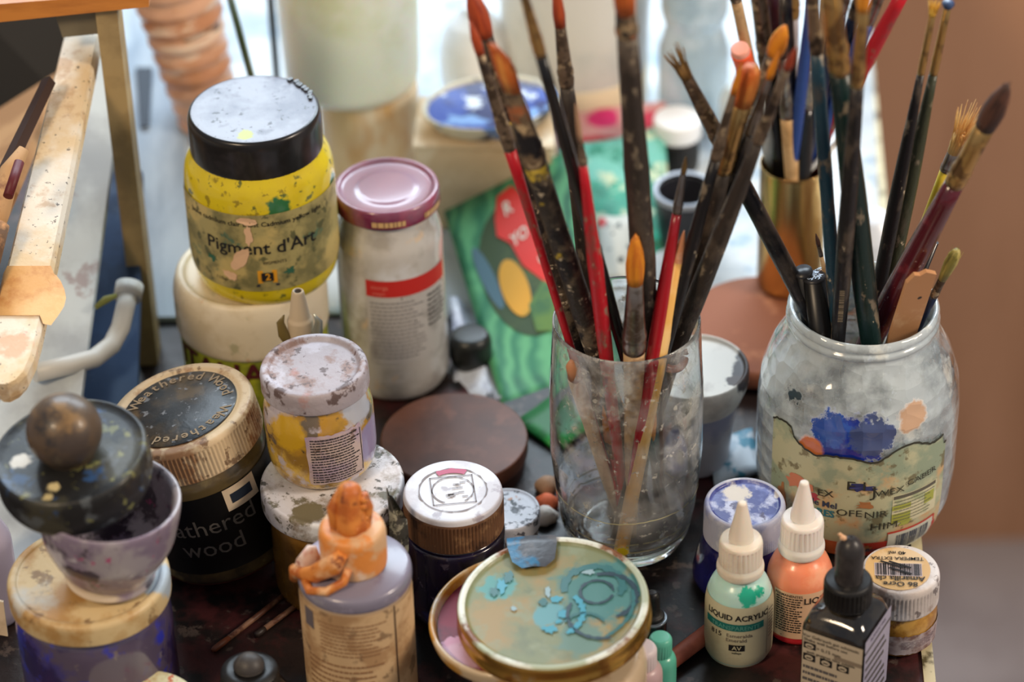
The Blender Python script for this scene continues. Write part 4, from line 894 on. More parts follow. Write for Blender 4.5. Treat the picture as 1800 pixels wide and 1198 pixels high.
for k, (px_, py_, cl_, nm) in enumerate(((962, 862, c(150, 120, 96), 'small tan paint crumb'), (962, 893, c(206, 100, 60), 'small orange paint crumb'), (960, 915, c(206, 196, 186), 'small whitish paint crumb'))):
    P = on(px_, py_, 0); m_ = MB().lathe([(0, 0), (.006, .001), (.0065, .005), (.003, .009), (0, .0095)], 12, wob=.12)
    tag(m_.build('paint_crumb', mat('crumb' + nm.split()[1], cl_, .7, bump=.001, bscale=200), None, P), nm + ' lying left of the tumbler base', 'crumb')
# ------------------------------------------------------------------ tumbler
PT = on(1101, 938, 0); hT_ = hgt(PT, 558); rT = rr(PT + Vector((0, 0, hT_)), 131)
tum = thing('glass_tumbler', 'tall clear glass tumbler holding paint brushes, centre of the table', 'glass', PT)
wl = .0015
rbody = rr(PT + Vector((0, 0, hT_*.55)), 135)
outp = [(0, .0012), (rT*.62, .0012), (rT*.70, 0), (rT*.80, .002), (rT*.90, .010), (rT*.97, .026), (rbody, hT_*.42), (rbody, hT_*.7), (rT*1.0, hT_ - .004), (rT*1.0, hT_ - .001), (rT - wl*.5, hT_)]
inn = [(rT - wl, hT_ - .001), (rT - wl, hT_ - .006), (rbody - wl, hT_*.7), (rbody - wl, hT_*.42), (rT*.97 - wl*1.2, .028), (rT*.86, .014), (rT*.6, .0085), (0, .0075)]
glassT = mat('tumbler_glass', c(250, 252, 252), .02, trans=1, ior=1.46,
             spots=[((-.005, 0, .0405), .0006, c(236, 230, 200), 0, 5, (.02, .02, 1)), ((.034, -.012, .035), .0022, c(20, 120, 120), .3, 200, (1.6, 1.6, .6)), ((.025, -.03, hT_*.62), .0008, c(120, 60, 40), .2), ((-.004, -.035, .018), .004, c(196, 176, 40), .8)],
             film=[(c(214, 208, 180), 55, .56, .72, .25), (c(216, 216, 216), 14, .46, .70, .22), (c(170, 160, 120), 200, .68, .74, .45)])
MB().lathe(soft(outp + inn, .0018), 96).build('vessel', glassT, tum)
# dried tide lines and dregs inside the foot
tw = MB()
for z_, r_, w_ in ((.0395, rbody - wl - .0004, .0005), (.022, rT*.93 - wl, .0008), (.016, rT*.875, .0010)):
    vs, fs = [], []; n_ = 90
    for k in range(n_):
        a = 2*math.pi*k/n_; jj = .0004*math.sin(a*5) + random.uniform(-.0002, .0002)
        vs += [Vector((r_*math.sin(a), -r_*math.cos(a), z_ + jj - w_/2)), Vector((r_*math.sin(a), -r_*math.cos(a), z_ + jj + w_/2))]
    for k in range(n_):
        if random.random() < .88: k2 = (k+1) % n_; fs.append([2*k, 2*k2, 2*k2+1, 2*k+1])
    tw.add(vs, fs, 0, True)
tw.build('tide_line', mat('tide_mark', c(200, 194, 150), .5), tum)

# ------------------------------------------------------------------ honey jar
PJ = on(1497, 888, 0); hJ = hgt(PJ, 530); rJ = rr(PJ + Vector((0, 0, hJ)), 130); rB = rr(PJ + Vector((0, 0, hJ*.45)), 176)
hj = thing('honey_jar', 'large stained glass honey jar with torn label, holding brushes', 'jar', PJ)
wj = .0025
jo = [(0, .002), (rB*.66, .002), (rB*.74, 0), (rB*.86, .004), (rB*.96, .016), (rB*1.0, .034), (rB*1.0, hJ*.56), (rB*.97, hJ*.68), (rB*.88, hJ*.79), (rB*.78, hJ*.86), (rJ*1.02, hJ*.895), (rJ*1.0, hJ - .011), (rJ*1.045, hJ - .0095), (rJ*1.045, hJ - .0075), (rJ*1.0, hJ - .006), (rJ*1.03, hJ - .0045), (rJ*1.03, hJ - .002), (rJ*.99, hJ)]
ji = [(rJ*.94, hJ - .001), (rJ*.92, hJ - .008), (rJ*.92, hJ*.90), (rB*.78 - wj, hJ*.85), (rB*.88 - wj, hJ*.78), (rB - wj, hJ*.55), (rB - wj, .034), (rB*.93 - wj, .018), (rB*.8, .009), (0, .007)]
gj = mat('honey_glass', c(228, 240, 244), .05, trans=1, ior=1.45, voro=.0022, bscale=95, coat=1,
         spots=[((-.012, -rB*.93, hJ*.60), .018, c(26, 50, 150), 1.0, 130), ((-.020, -rB*.85, hJ*.66), .011, c(40, 80, 170), 1.1, 170), ((.002, -rB*.97, hJ*.64), .013, c(70, 84, 130), 1.1, 160), ((-rB*.55, -rB*.82, hJ*.56), .008, c(206, 120, 70), .5, 90),
                ((.022, -rB*.85, hJ*.70), .009, c(206, 170, 140), .8, 90), ((-.036, -rB*.55, hJ*.73), .006, c(40, 60, 70), .8)],
         film=[(c(212, 226, 234), 22, .30, .60, .66), (c(206, 204, 186), 40, .62, .74, .5), (c(120, 140, 160), 130, .70, .78, .5)])
MB().lathe(soft(jo + ji, .0022), 96).build('vessel', gj, hj)
jp = [(p[0], p[1]) for p in jo[2:10]]
lb = MB(); mp = cyl(pr(jp), 0, rad(2), eps=.0005); u0, u1 = -.060, .047; v0, v1 = .004, hJ*.575
# backing paper with an uneven torn upper edge
n_ = 60; top = []
for i in range(n_ + 1):
    u = u0 + (u1-u0)*i/n_; t = i/n_
    e_ = v1 - .006*max(0, 1 - abs(t - .42)/.22) + .003*math.sin(t*19) + random.uniform(-.0005, .0005) + (.004 if t < .14 else 0) - (.008 if t > .975 else 0)
    top.append((u, e_))
rows = 8; vs = [mp(u, v0 + (e_ - v0)*j/rows) for j in range(rows + 1) for u, e_ in top]
lb.add(vs, [[j*(n_+1)+i, j*(n_+1)+i+1, (j+1)*(n_+1)+i+1, (j+1)*(n_+1)+i] for j in range(rows) for i in range(n_)], 0, True)
m1, m2, m3 = layer(mp, 1), layer(mp, 2), layer(mp, 4)
for i in range(n_):                                        # dark curled edge
    (ua, ea), (ub, eb) = top[i], top[i+1]; lb.mark(m3, [(ua, ea - .0008), (ub, eb - .0008), (ub, eb + .0004), (ua, ea + .0004)], 1)
lb.rect(m1, .012, .041, .029, .0495, 4, 20); lb.rect(m2, .0125, .040, .0470, .0492, 5, 20); lb.rect(m2, .012, .023, .0300, .0370, 6, 8); lb.rect(m2, .012, .023, .0395, .0425, 6, 8); lb.rect(m2, .032, .039, .037, .044, 6, 6); lb.lines(m3, .013, .039, .031, .0465, 7, 2, .25, .0009)
lb.rect(m1, u0 + .004, u1 - .003, v0, .0175, 3, 40); lb.rect(m2, .011, .041, v0 + .0, .0225, 7, 20); lb.bars(m3, .016, .037, .0065, .0205, 8); lb.rect(m2, -.016, -.004, .0085, .0175, 7, 8); lb.rect(m3, -.0140, -.0110, .0098, .0135, 9); lb.rect(m3, -.0095, -.0065, .0098, .0135, 9); lb.lines(m3, -.0150, -.0050, .0140, .0170, 2, 2, .4)
lb.rect(m2, .0105, .0415, .0225, .0240, 3, 20); lb.rect(m2, .0405, .0420, v0, .0235, 3, 2)
lb.text(m3, 'Calle Mel', -.028, .0435, .0056, 8, bold=.02); lb.text(m3, 'FLORES', -.029, .0375, .0062, 10, bold=.03); lb.text(m3, 'flora', .004, .0105, .0050, 8, bold=.02)
for t_, u, v, s_, r_ in (('EX', -.024, .0510, .0060, .1), ('WEX', .010, .0535, .0058, .05), ('CABER', .029, .0575, .0052, .1), ('OFE', -.011, .0400, .0062, 0), ('NIR', .003, .0390, .0062, 0), ('HIM', .008, .0300, .0072, -.02), ('E I', -.008, .0585, .0085, .0), ('J', .0015, .0545, .0100, .0)):
    lb.text(layer(mp, 6), t_, u, v, s_, 1, rot=r_, sx=1.25)
for (u, v, a_s, b_s, mi) in ((-.040, .052, .010, .006, 11), (-.032, .0470, .006, .004, 12), (-.006, .0575, .010, .0035, 13), (-.050, .038, .005, .010, 14), (-.003, .0455, .006, .003, 14), (.0, .012, .005, .004, 14), (.020, .029, .005, .003, 6)):
    blob(lb, mp, u, v, a_s*.7, b_s*.7, mi, k=3, j=.5)
lb.build('label', [mat('honey_label', c(190, 190, 156), .5, stains=[(c(150, 164, 140), 40, .46, .62), (c(206, 170, 124), 30, .55, .66), (c(110, 100, 70), 110, .62, .70, .8)]), mat('scrawl_dark', c(56, 56, 46), .5), mat('print_grey', c(110, 112, 92), .5),
    mat('red_print', c(190, 58, 42), .5, stains=[(c(206, 110, 60), 40, .5, .66)]), mat('box_cream', c(216, 210, 176), .5, stains=[(c(170, 180, 140), 50, .5, .65)]), mat('box_head', c(96, 92, 80), .5), mat('box_olive', c(168, 172, 78), .5), mat('code_cream', c(206, 206, 190), .5),
    mat('code_blue', c(60, 70, 92), .5), mat('stamp_green', c(84, 140, 60), .5), mat('flor_teal', c(50, 120, 140), .5), mat('pinkish_wash', c(206, 130, 100), .5), mat('crimson_wash', c(176, 70, 84), .5), mat('inky_blue', c(54, 60, 110), .5), mat('rust_patch', c(176, 120, 76), .5)], hj)

# ------------------------------------------------------------------ brushes
def dirty(nm, base, heavy=1, rough=.35, **k):
    return mat(nm, base, rough, stains=[(c(96, 84, 72), 60, .60 - .05*heavy, .72 - .04*heavy, .6), (c(138, 124, 104), 130, .70 - .05*heavy, .78 - .04*heavy, .85), (c(206, 190, 160), 260, .76, .82, .9)], stretch=(1, 1, .45), bump=.0006*heavy, bscale=230, **k)
hm = {'black': dirty('handle_black', c(26, 24, 26)), 'crust': dirty('handle_crusted', c(52, 44, 38), 2, .5), 'yellowcrust': mat('handle_yellow_crust', c(48, 42, 36), .5, stains=[(c(112, 98, 78), 60, .46, .66, .9), (c(186, 160, 44), 60, .66, .72, .9), (c(28, 24, 24), 50, .5, .6), (c(190, 176, 150), 220, .66, .72)], bump=.0014, bscale=200),
      'red': dirty('handle_red', c(184, 24, 38), .8), 'cleanred': mat('handle_clean_red', c(168, 20, 34), .25, coat=.5), 'maroon': mat('handle_maroon', c(84, 22, 34), .22, stains=[(c(116, 40, 50), 40, .55, .68), (c(170, 150, 150), 300, .72, .76)], coat=.7),
      'green': dirty('handle_dark_green', c(20, 42, 40), .7, .28), 'olive': dirty('handle_olive', c(60, 64, 46), 1.2), 'teal': dirty('handle_teal', c(34, 66, 84), 1.4), 'yellow': mat('handle_yellow', c(226, 196, 50), .4, stains=[(c(240, 226, 150), 60, .5, .66)]),
      'wood': mat('handle_wood', c(214, 176, 126), .5, stains=[(c(190, 150, 100), 60, .5, .65)]), 'navy': dirty('handle_navy', c(26, 38, 66), .6), 'blue': mat('handle_blue', c(44, 72, 140), .35), 'white': mat('handle_white', c(216, 210, 216), .35), 'cleanblack': mat('handle_clean_black', c(18, 17, 18), .3, coat=.4),
      'brown': dirty('handle_brown', c(84, 62, 46), 1.2), 'tan': mat('handle_tan', c(190, 158, 116), .5, stains=[(c(150, 118, 84), 80, .5, .65)])}
fm_ = {'steel': mat('ferrule_steel', c(150, 140, 132), .28, .9, stains=[(c(110, 96, 84), 70, .5, .64), (c(200, 186, 160), 50, .6, .7)], bump=.0002, bscale=200),
       'dirty': mat('ferrule_dirty', c(128, 110, 92), .42, .6, stains=[(c(84, 70, 58), 90, .48, .6), (c(180, 160, 130), 160, .6, .68), (c(60, 50, 44), 60, .58, .68)], bump=.0009, bscale=220),
       'brass': mat('ferrule_brass', c(206, 166, 104), .3, .9, stains=[(c(140, 110, 76), 90, .5, .64)], bump=.0003, bscale=200),
       'crusty': mat('ferrule_crusty', c(120, 100, 76), .55, .2, stains=[(c(64, 50, 42), 70, .5, .6), (c(196, 170, 130), 110, .58, .66), (c(170, 100, 60), 60, .62, .68), (c(30, 28, 30), 50, .6, .68)], bump=.0022, bscale=150)}
bm_ = {k: mat('bristle_' + k, v, .5, stains=[(v2, 300, .45, .62), (v3, 120, .6, .72)], stretch=(1, 1, .06), bump=.0004, bscale=500) for k, v, v2, v3 in (
    ('orange', c(206, 106, 40), c(176, 80, 30), c(226, 150, 70)), ('rust', c(170, 72, 36), c(140, 52, 28), c(200, 100, 50)), ('amber', c(220, 140, 34), c(196, 110, 30), c(236, 176, 70)), ('tan', c(150, 116, 66), c(110, 84, 50), c(190, 156, 96)),
    ('dark', c(84, 54, 42), c(56, 36, 30), c(120, 80, 60)), ('cream', c(226, 186, 116), c(200, 140, 70), c(240, 216, 160)), ('yellow', c(226, 180, 70), c(206, 150, 50), c(240, 220, 150)), ('blue', c(50, 76, 120), c(30, 50, 90), c(160, 180, 200)),
    ('green', c(134, 126, 60), c(100, 96, 50), c(176, 160, 90)), ('pale', c(196, 160, 130), c(170, 130, 100), c(216, 190, 160)))}
def t_at(B, D, py):
    lo, hi = 0.0, 1.3
    for _ in range(40):
        m = (lo + hi)/2
        if proj(B + D*m)[1] > py: lo = m
        else: hi = m
    return lo
PLACED = {}
def segdist(p1, q1, p2, q2):
    d1, d2, r_ = q1 - p1, q2 - p2, p1 - p2; a, e, f = d1.dot(d1), d2.dot(d2), d2.dot(r_); c_, b_ = d1.dot(r_), d1.dot(d2)
    den = a*e - b_*b_; s_ = min(1, max(0, (b_*f - c_*e)/den)) if den > 1e-12 else 0
    t = (b_*s_ + f)/e
    if t < 0: t, s_ = 0, min(1, max(0, -c_/a))
    elif t > 1: t, s_ = 1, min(1, max(0, (b_ - c_)/a))
    return ((p1 + d1*s_) - (p2 + d2*t)).length
def lean(T, A_px, aF, C0, rw, zb, w=14, key='x', rr_=None, front=0):
    """a straight line from inside a vessel over its rim to the image point T, kept clear of what already stands in the vessel"""
    rr_ = (rr_ or rw) - rr(C0, w*.5)*.62; rad_ = rr(C0, w*.56)/1.08; best = None; others = PLACED.setdefault(key, [])
    for t in (0, .02, -.02, .045, -.045, .075, -.075, .11, -.11, -.15):
        A = aF(A_px[0] + (A_px[0]-T[0])*t, A_px[1] + (A_px[1]-T[1])*t, rad_); k = -.16; sh = proj(A)
        while k < .24:
            T3 = at(T[0], T[1], A.y + k); k += .006
            if T3.z < A.z + .012: continue
            B = A + (A - T3)*((A.z - zb)/(T3.z - A.z)); s = 1.0
            while s > .3 and math.hypot(A.x + (B.x-A.x)*s - C0.x, A.y + (B.y-A.y)*s - C0.y) > rr_: s -= .04
            if s <= .3: continue
            B2 = A + (B - A)*s; r_ = rr(A, w*.5); pen = 0
            for (p, q, ro) in others:
                d_ = segdist(B2, T3, p, q); pen += max(0, r_*.9 + ro*.9 - d_)*30
            off = abs((sh[0]-T[0])*(A_px[1]-T[1]) - (sh[1]-T[1])*(A_px[0]-T[0]))/max(1, math.hypot(A_px[0]-T[0], A_px[1]-T[1]))
            pen += front*(A.y - C0.y) + off*.004 + abs(t)*.15 + (1 - s)*.25 + math.hypot(B2.x - C0.x, B2.y - C0.y)*.8
            if best is None or pen < best[0]: best = (pen, B2, T3, r_)
    others.append((best[1], best[2], best[3])); return best[1], best[2]
def tuft(mb, z0, z1, r0, shape, fx=1.0, fy=1.0):
    L_ = z1 - z0
    if shape == 'round': pf = [(1, 0), (1.12, .2), (1.15, .4), (.95, .65), (.55, .87), (.12, 1)]
    elif shape == 'point': pf = [(1, 0), (1.1, .25), (.85, .55), (.4, .82), (.05, 1)]
    elif shape in ('flat', 'angle'): pf = [(1, 0), (1.1, .3), (1.12, .6), (1.0, .88), (.75, 1)]
    elif shape == 'bushy': pf = [(1, 0), (1.35, .3), (1.6, .6), (1.4, .85), (.8, 1)]
    else: pf = [(1, 0), (1.15, .25), (1.0, .45)]
    def xf(v):
        q = Vector((v.x*fx, v.y*fy, v.z)); t = (q.z - z0)/L_
        if shape == 'angle': q.z -= max(0, t - .3)*L_*.75*(q.x/(r0*fx)*.5 + .5); 
        return q
    mb.lathe([(0, z0)] + [(r0*a, z0 + L_*b) for a, b in pf] + [(0, z0 + L_*pf[-1][1] + .0001)], 20, xf=xf)
    n = 46 if shape in ('splay', 'fan', 'bushy') else 26
    for k in range(n):
        a = random.uniform(0, 6.283); q = math.sqrt(random.random())
        x0, y0 = r0*fx*q*math.cos(a)*.9, r0*fy*q*math.sin(a)*.9
        sp = {'splay': 2.3, 'fan': 3.2, 'bushy': 1.9, 'flat': 1.05, 'angle': 1.05}.get(shape, .35); ln = random.uniform(.8, 1.03)
        if shape == 'angle': ln -= .35*(x0/(r0*fx)*.5 + .5)
        e_ = Vector((x0*sp + random.uniform(-.1, .1)*r0, y0*sp + random.uniform(-.1, .1)*r0, z0 + L_*ln))
        m_ = Vector((x0*(1 + (sp-1)*.35)*1.08, y0*(1 + (sp-1)*.35)*1.08, z0 + L_*.5))
        if shape in ('round', 'point'): m_ = Vector((x0*1.12, y0*1.12, z0 + L_*.45)); 
        mb.tube([(x0, y0, z0 - .0005), m_, e_], [r0*.10, r0*.10, r0*.03], 5)
def brush(label, B, T3, yb, yf, wb, wf, wh, shape='round', br='orange', fe='steel', ha='black', group=None, cat='brush', pref=None, front=0, flat=False, wend=.5, crust=0, marks=None, turn=0, name='paint_brush'):
    """from the handle end B to the hair tip T3; yb, yf image rows where hair meets ferrule and ferrule meets handle; widths in pixels"""
    D = T3 - B; L_ = D.length; zf = t_at(B, D, yf)*L_; zb_ = max(t_at(B, D, yb)*L_, zf + .002)
    th = thing(name, label, cat, B, group=group)
    th.rotation_mode = 'QUATERNION'; th.rotation_quaternion = D.to_track_quat('Z', 'Y') @ Matrix.Rotation(turn, 3, 'Z').to_quaternion()
    s = depth(B + D*(zf/L_))/F
    rb_, rf, rh = wb*.56*s, wf*.56*s, wh*.55*s
    hh = MB(); n = 16; ps, rs = [], []
    for i in range(n + 1):
        t = i/n; f = wend + (1 - wend)*min(1, t/.55) if t < .55 else 1 - (1 - rf*.98/rh)*max(0, (t - .72)/.28)**1.3
        ps.append((0, 0, zf*t)); rs.append(rh*f*(1 + (random.uniform(-crust, crust) if crust else 0)))
    hh.tube(ps, rs, 18)
    if marks:
        zc, txt, sz_, mi_ = marks
        def mpp(u, v):                       # print runs along the handle, on its front
            a = v/(rh) + marks_a; return Vector((math.sin(a)*(rh*1.02 + .0003), -math.cos(a)*(rh*1.02 + .0003), zc + u))
        marks_a = 0
        if txt == '|||': hh.bars(mpp, -.012, .012, -.0012, .0012, 1)
        else: hh.text(mpp, txt, 0, 0, sz_, 1, bold=.01)
    ob = hh.build('handle', [hm[ha], mat('handle_print', c(150, 136, 112), .4)], th)
    fl_ = MB(); ring_ = (.2, .27)
    Lf = zb_ - zf; prof = []
    for t, k in ((0, 1.0), (.06, 1.05), (.12, 1.1), (.16, 1.0), (.20, 1.1), (.26, 1.1), (.30, 1.0), (.6, None), (1, None)):
        q = rf*(k if k else 1) if k else rf + (rb_*.92 - rf)*(t - .3)/.7
        prof.append((q*(1 + (random.uniform(-crust, crust)*.6 if crust else 0)), zf + Lf*t))
    ff = 1.0
    fl_.lathe([(0, zf - .0002)] + prof + [(rb_*.8, zb_ + .0003), (0, zb_)], 24, xf=(lambda v: Vector((v.x, v.y*(1 - .45*max(0, (v.z - zf)/Lf)), v.z))) if flat else None)
    fl_.build('ferrule', fm_[fe], th)
    tf = MB(); tuft(tf, zb_, L_, rb_*.95, shape, 1, .55 if flat else 1); tf.build('bristles', bm_[br], th)
    return th
def in_vessel(P0, rim_z, rw):
    def f(px, py, r_=.003):
        A = on(px, py, rim_z); dx, dy = A.x - P0.x, A.y - P0.y; d_ = math.hypot(dx, dy); q = rw - r_
        if d_ > q: A.x, A.y = P0.x + dx*q/d_, P0.y + dy*q/d_
        return A
    return f
aT = in_vessel(PT, hT_, rT - wl - .0006); aJ = in_vessel(PJ, hJ, rJ*.92 - .0006)
GT, GJ = 'paint brushes in the glass tumbler', 'paint brushes in the honey jar'
def tb_(label, T, A, *a, **k):
    B, T3 = lean(T, A, aT, PT, rbody - wl - .003, .0115, a[4], 'T', None, k.get('front', 0)); return brush(label, B, T3, *a, group=GT, **k)
def jb_(label, T, A, *a, **k):
    B, T3 = lean(T, A, aJ, PJ, rB - wj - .006, .0115, a[4], 'J', None, k.get('front', 0)); return brush(label, B, T3, *a, group=GJ, **k)
# (tip) (where it crosses the rim)  row hair/ferrule, row ferrule/handle, widths: hair, ferrule, handle
tb_('thin red-handled brush with small rust bristles, outermost on the tumbler side nearest the green board', (826, 36), (999, 596), 95, 262, 15, 20, 14, 'point', 'rust', 'dirty', 'red', wend=.7)
tb_('thick crusted brush with long rust bristles leaning out behind the angled orange one', (826, -22), (1014, 600), 62, 205, 30, 30, 38, 'round', 'rust', 'dirty', 'yellowcrust', crust=.07)
tb_('thick paint-crusted brush with angled orange bristles leaning out of the tumbler', (872, 72), (1046, 612), 158, 285, 36, 38, 40, 'angle', 'orange', 'crusty', 'yellowcrust', flat=True, crust=.07, turn=.3)
tb_('slender clean black-handled brush crossing behind the crusted one with rust hair', (905, -66), (1092, 604), -20, 96, 14, 19, 24, 'point', 'rust', 'brass', 'cleanblack')
tb_('upright dark crusted brush with pointed rust hair in the tumbler', (975, -42), (1046, 600), 46, 150, 19, 24, 32, 'point', 'rust', 'dirty', 'crust', crust=.05)
tb_('red-handled brush with pale worn bristles and peeling paint in the tumbler', (1012, 180), (1064, 622), 250, 288, 9, 14, 26, 'point', 'pale', 'dirty', 'red', crust=.04, front=12)
tb_('thickest brush standing nearly upright, black handle caked with brown and cream paint', (1093, -70), (1140, 590), 20, 60, 34, 34, 43, 'flat', 'orange', 'crusty', 'crust', crust=.05)
tb_('short clean brush with egg-shaped amber bristles at the tumbler front', (1117, 412), (1115, 642), 496, 615, 27, 36, 30, 'round', 'amber', 'steel', 'tan', front=12)
tb_('small pointed brush with glossy clean red handle and silver ferrule', (1206, 275), (1156, 580), 305, 374, 9, 15, 26, 'point', 'tan', 'steel', 'cleanred', front=5)
tb_('leftmost of the orange-haired brushes fanned toward the honey jar, thick gold ferrule, worn lettering', (1322, 118), (1185, 606), 182, 300, 32, 28, 40, 'flat', 'orange', 'brass', 'crust', marks=(.135, 'NOVILON', .0052, 1), crust=.03, pref=(-.012, 0))
tb_('brush with fluffy amber hair rising highest from the bundle toward the honey jar', (1380, 44), (1206, 600), 95, 240, 26, 23, 34, 'round', 'amber', 'dirty', 'black', crust=.03)
tb_('thin brush with small rust hair, outermost of the bundle toward the honey jar', (1399, 82), (1222, 590), 122, 250, 13, 20, 34, 'point', 'rust', 'dirty', 'crust', crust=.04)
tb_('slim brush with narrow amber hair between the fluffy amber one and the rust one', (1369, 88), (1212, 582), 138, 235, 12, 18, 22, 'point', 'amber', 'steel', 'black')
tb_('slim brush with pointed amber hair just beside the gold-ferruled flat one', (1304, 108), (1172, 596), 165, 280, 11, 18, 24, 'point', 'amber', 'dirty', 'black')
# honey jar
jb_('black brush with splayed tan hair leaning out of the honey jar toward the tumbler bundle', (1180, 84), (1414, 556), 136, 268, 20, 26, 30, 'splay', 'tan', 'dirty', 'black', crust=.04)
jb_('brown and teal crusted brush standing upright beside the barcoded black one', (1424, -60), (1470, 562), -25, 92, 20, 21, 24, 'point', 'tan', 'dirty', 'teal', crust=.05)
jb_('thick dark green brush with speckled yellow paint and wide brass ferrule', (1452, -80), (1528, 576), -45, 126, 34, 34, 42, 'flat', 'orange', 'brass', 'green', crust=.02)
jb_('glossy black brush with long brass ferrule and barcode on its handle', (1522, -46), (1472, 574), 18, 150, 20, 22, 29, 'round', 'amber', 'brass', 'black', marks=(.155, '|||', .004, 1), front=6)
jb_('thin black brush with stiff yellow hair', (1644, 0), (1542, 520), 28, 130, 12, 12, 25, 'splay', 'yellow', 'brass', 'black')
jb_('thin dark olive brush with blue-dyed hair', (1668, 2), (1552, 545), 14, 130, 13, 14, 28, 'bushy', 'blue', 'brass', 'olive')
jb_('large maroon-handled brush with dark brown hair leaning outward over the jar rim', (1772, 148), (1530, 596), 222, 322, 34, 32, 44, 'round', 'dark', 'brass', 'maroon', front=6)
jb_('yellow-handled brush with stiff curled cream bristles behind the maroon brush', (1706, 190), (1572, 532), 268, 300, 20, 20, 16, 'fan', 'cream', 'steel', 'yellow')
jb_('small brush with bushy olive green hair beside the flat wooden stick', (1682, 440), (1628, 552), 490, 520, 14, 13, 14, 'bushy', 'green', 'dirty', 'navy')
jb_('tiny brush with fine dark point low between the black jar brushes', (1434, 410), (1466, 545), 432, 450, 7, 7, 9, 'point', 'dark', 'steel', 'tan')
# rods without hair
def rod(name, label, cat, T, A, w, m_, aF, P0, rw, tipcap=None, group=None, front=0):
    B, T3 = lean(T, A, aF, P0, rw, .0115, w, 'T' if P0 is PT else 'J', None, front); s = depth(T3)/F; D = T3 - B; L_ = D.length
    th = thing(name, label, cat, B, group=group); th.rotation_mode = 'QUATERNION'; th.rotation_quaternion = D.to_track_quat('Z', 'Y')
    MB().tube([(0, 0, 0), (0, 0, .002), (0, 0, L_*.5), (0, 0, L_ - (tipcap[0] if tipcap else 0))], [w/2*s*.8, w/2*s, w/2*s, w/2*s], 18 if name != 'pencil' else 6).build('shaft', m_, th)
    if tipcap: MB().lathe([(w/2*s*.98, L_ - tipcap[0])] + [(w/2*s*a, L_ - tipcap[0]*(1 - b)) for a, b in tipcap[1]] + [(0, L_)], 18).build(tipcap[2], tipcap[3], th)
    return th
rod('pencil', 'peach-coloured pencil with sharpened wooden tip standing in the tumbler', 'pencil', (1203, 404), (1168, 594), 27, mat('pencil_peach', c(226, 176, 96), .35, stains=[(c(236, 196, 130), 30, .5, .66)]), aT, PT, rbody - wl - .004,
    (.018, [(.9, .12), (.62, .42), (.32, .75), (.14, .93)], 'sharpened_tip', mat('pencil_tip_wood', c(206, 140, 100), .55, stains=[(c(226, 180, 150), 60, .5, .66)])), front=14)
rod('thin_rod', 'thin black stick in the honey jar, half hidden by the maroon brush', 'stick', (1644, 425), (1612, 510), 13, hm['cleanblack'], aJ, PJ, rJ*.9)
for T_, A_, w_, lb_ in (((1431, 488), (1440, 566), 40, 'black pen cap with pale lettering on its end, in the honey jar'), ((1412, 478), (1414, 556), 32, 'second black pen cap half hidden behind the lettered one')):
    t_ = rod('pen', lb_, 'pen', T_, A_, w_, mat('pen_black', c(22, 22, 24), .35), aJ, PJ, rJ*.88, None)
    L_ = max(v.co.z for v in t_.children[0].data.vertices); s = depth(t_.location)/F
    e_ = MB().lathe([(w_/2*s, L_ - .0001), (w_/2*s*.96, L_ + .0010), (0, L_ + .0012)], 24)
    if w_ == 40: e_.text(disc(L_ + .0014), 'RIC5', 0, -.0008, .0044, 1, bold=.03); e_.text(disc(L_ + .0014), 'MC', 0, .0028, .0036, 1, bold=.03)
    e_.build('cap_end', [mat('pen_end', c(40, 40, 44), .35), mat('pen_letter', c(180, 196, 216), .4)], t_)
# flat wooden stick
B_, T3 = lean((1622, 478), (1590, 575), aJ, PJ, rB - wj - .008, .0115, 30, 'J'); D = T3 - B_
th = thing('flat_stick', 'flat tan wooden stick with a broken top, in the honey jar beside the maroon brush', 'stick', B_); th.rotation_mode = 'QUATERNION'; th.rotation_quaternion = D.to_track_quat('Z', 'Y')
s = depth(T3)/F; w_ = 27*s; L_ = D.length
vs = []
tops = [(-1, -.006), (-.6, .0), (-.2, -.0012), (.2, .0008), (.6, -.001), (1, -.003)]
for y_ in (-.0012, .0012): vs += [Vector((w_*x_, y_, 0)) for x_, _ in tops] + [Vector((w_*x_, y_, L_ + z_)) for x_, z_ in tops]
n_ = 6; fs = [[i, i+1, n_+i+1, n_+i] for i in range(5)] + [[12+i, 12+n_+i, 12+n_+i+1, 13+i] for i in range(5)] + [[n_+i, n_+i+1, 12+n_+i+1, 12+n_+i] for i in range(5)] + [[i+1, i, 12+i, 13+i] for i in range(5)] + [[0, n_, 12+n_, 12], [5, 17, 23, 11]]
MB().add(vs, fs, 0, False).build('blade', mat('flat_wood', c(196, 142, 96), .5, stains=[(c(214, 170, 126), 30, .5, .66)], spots=[((w_*.3, 0, L_ - .022), .0018, c(40, 30, 26), .3)]), th)

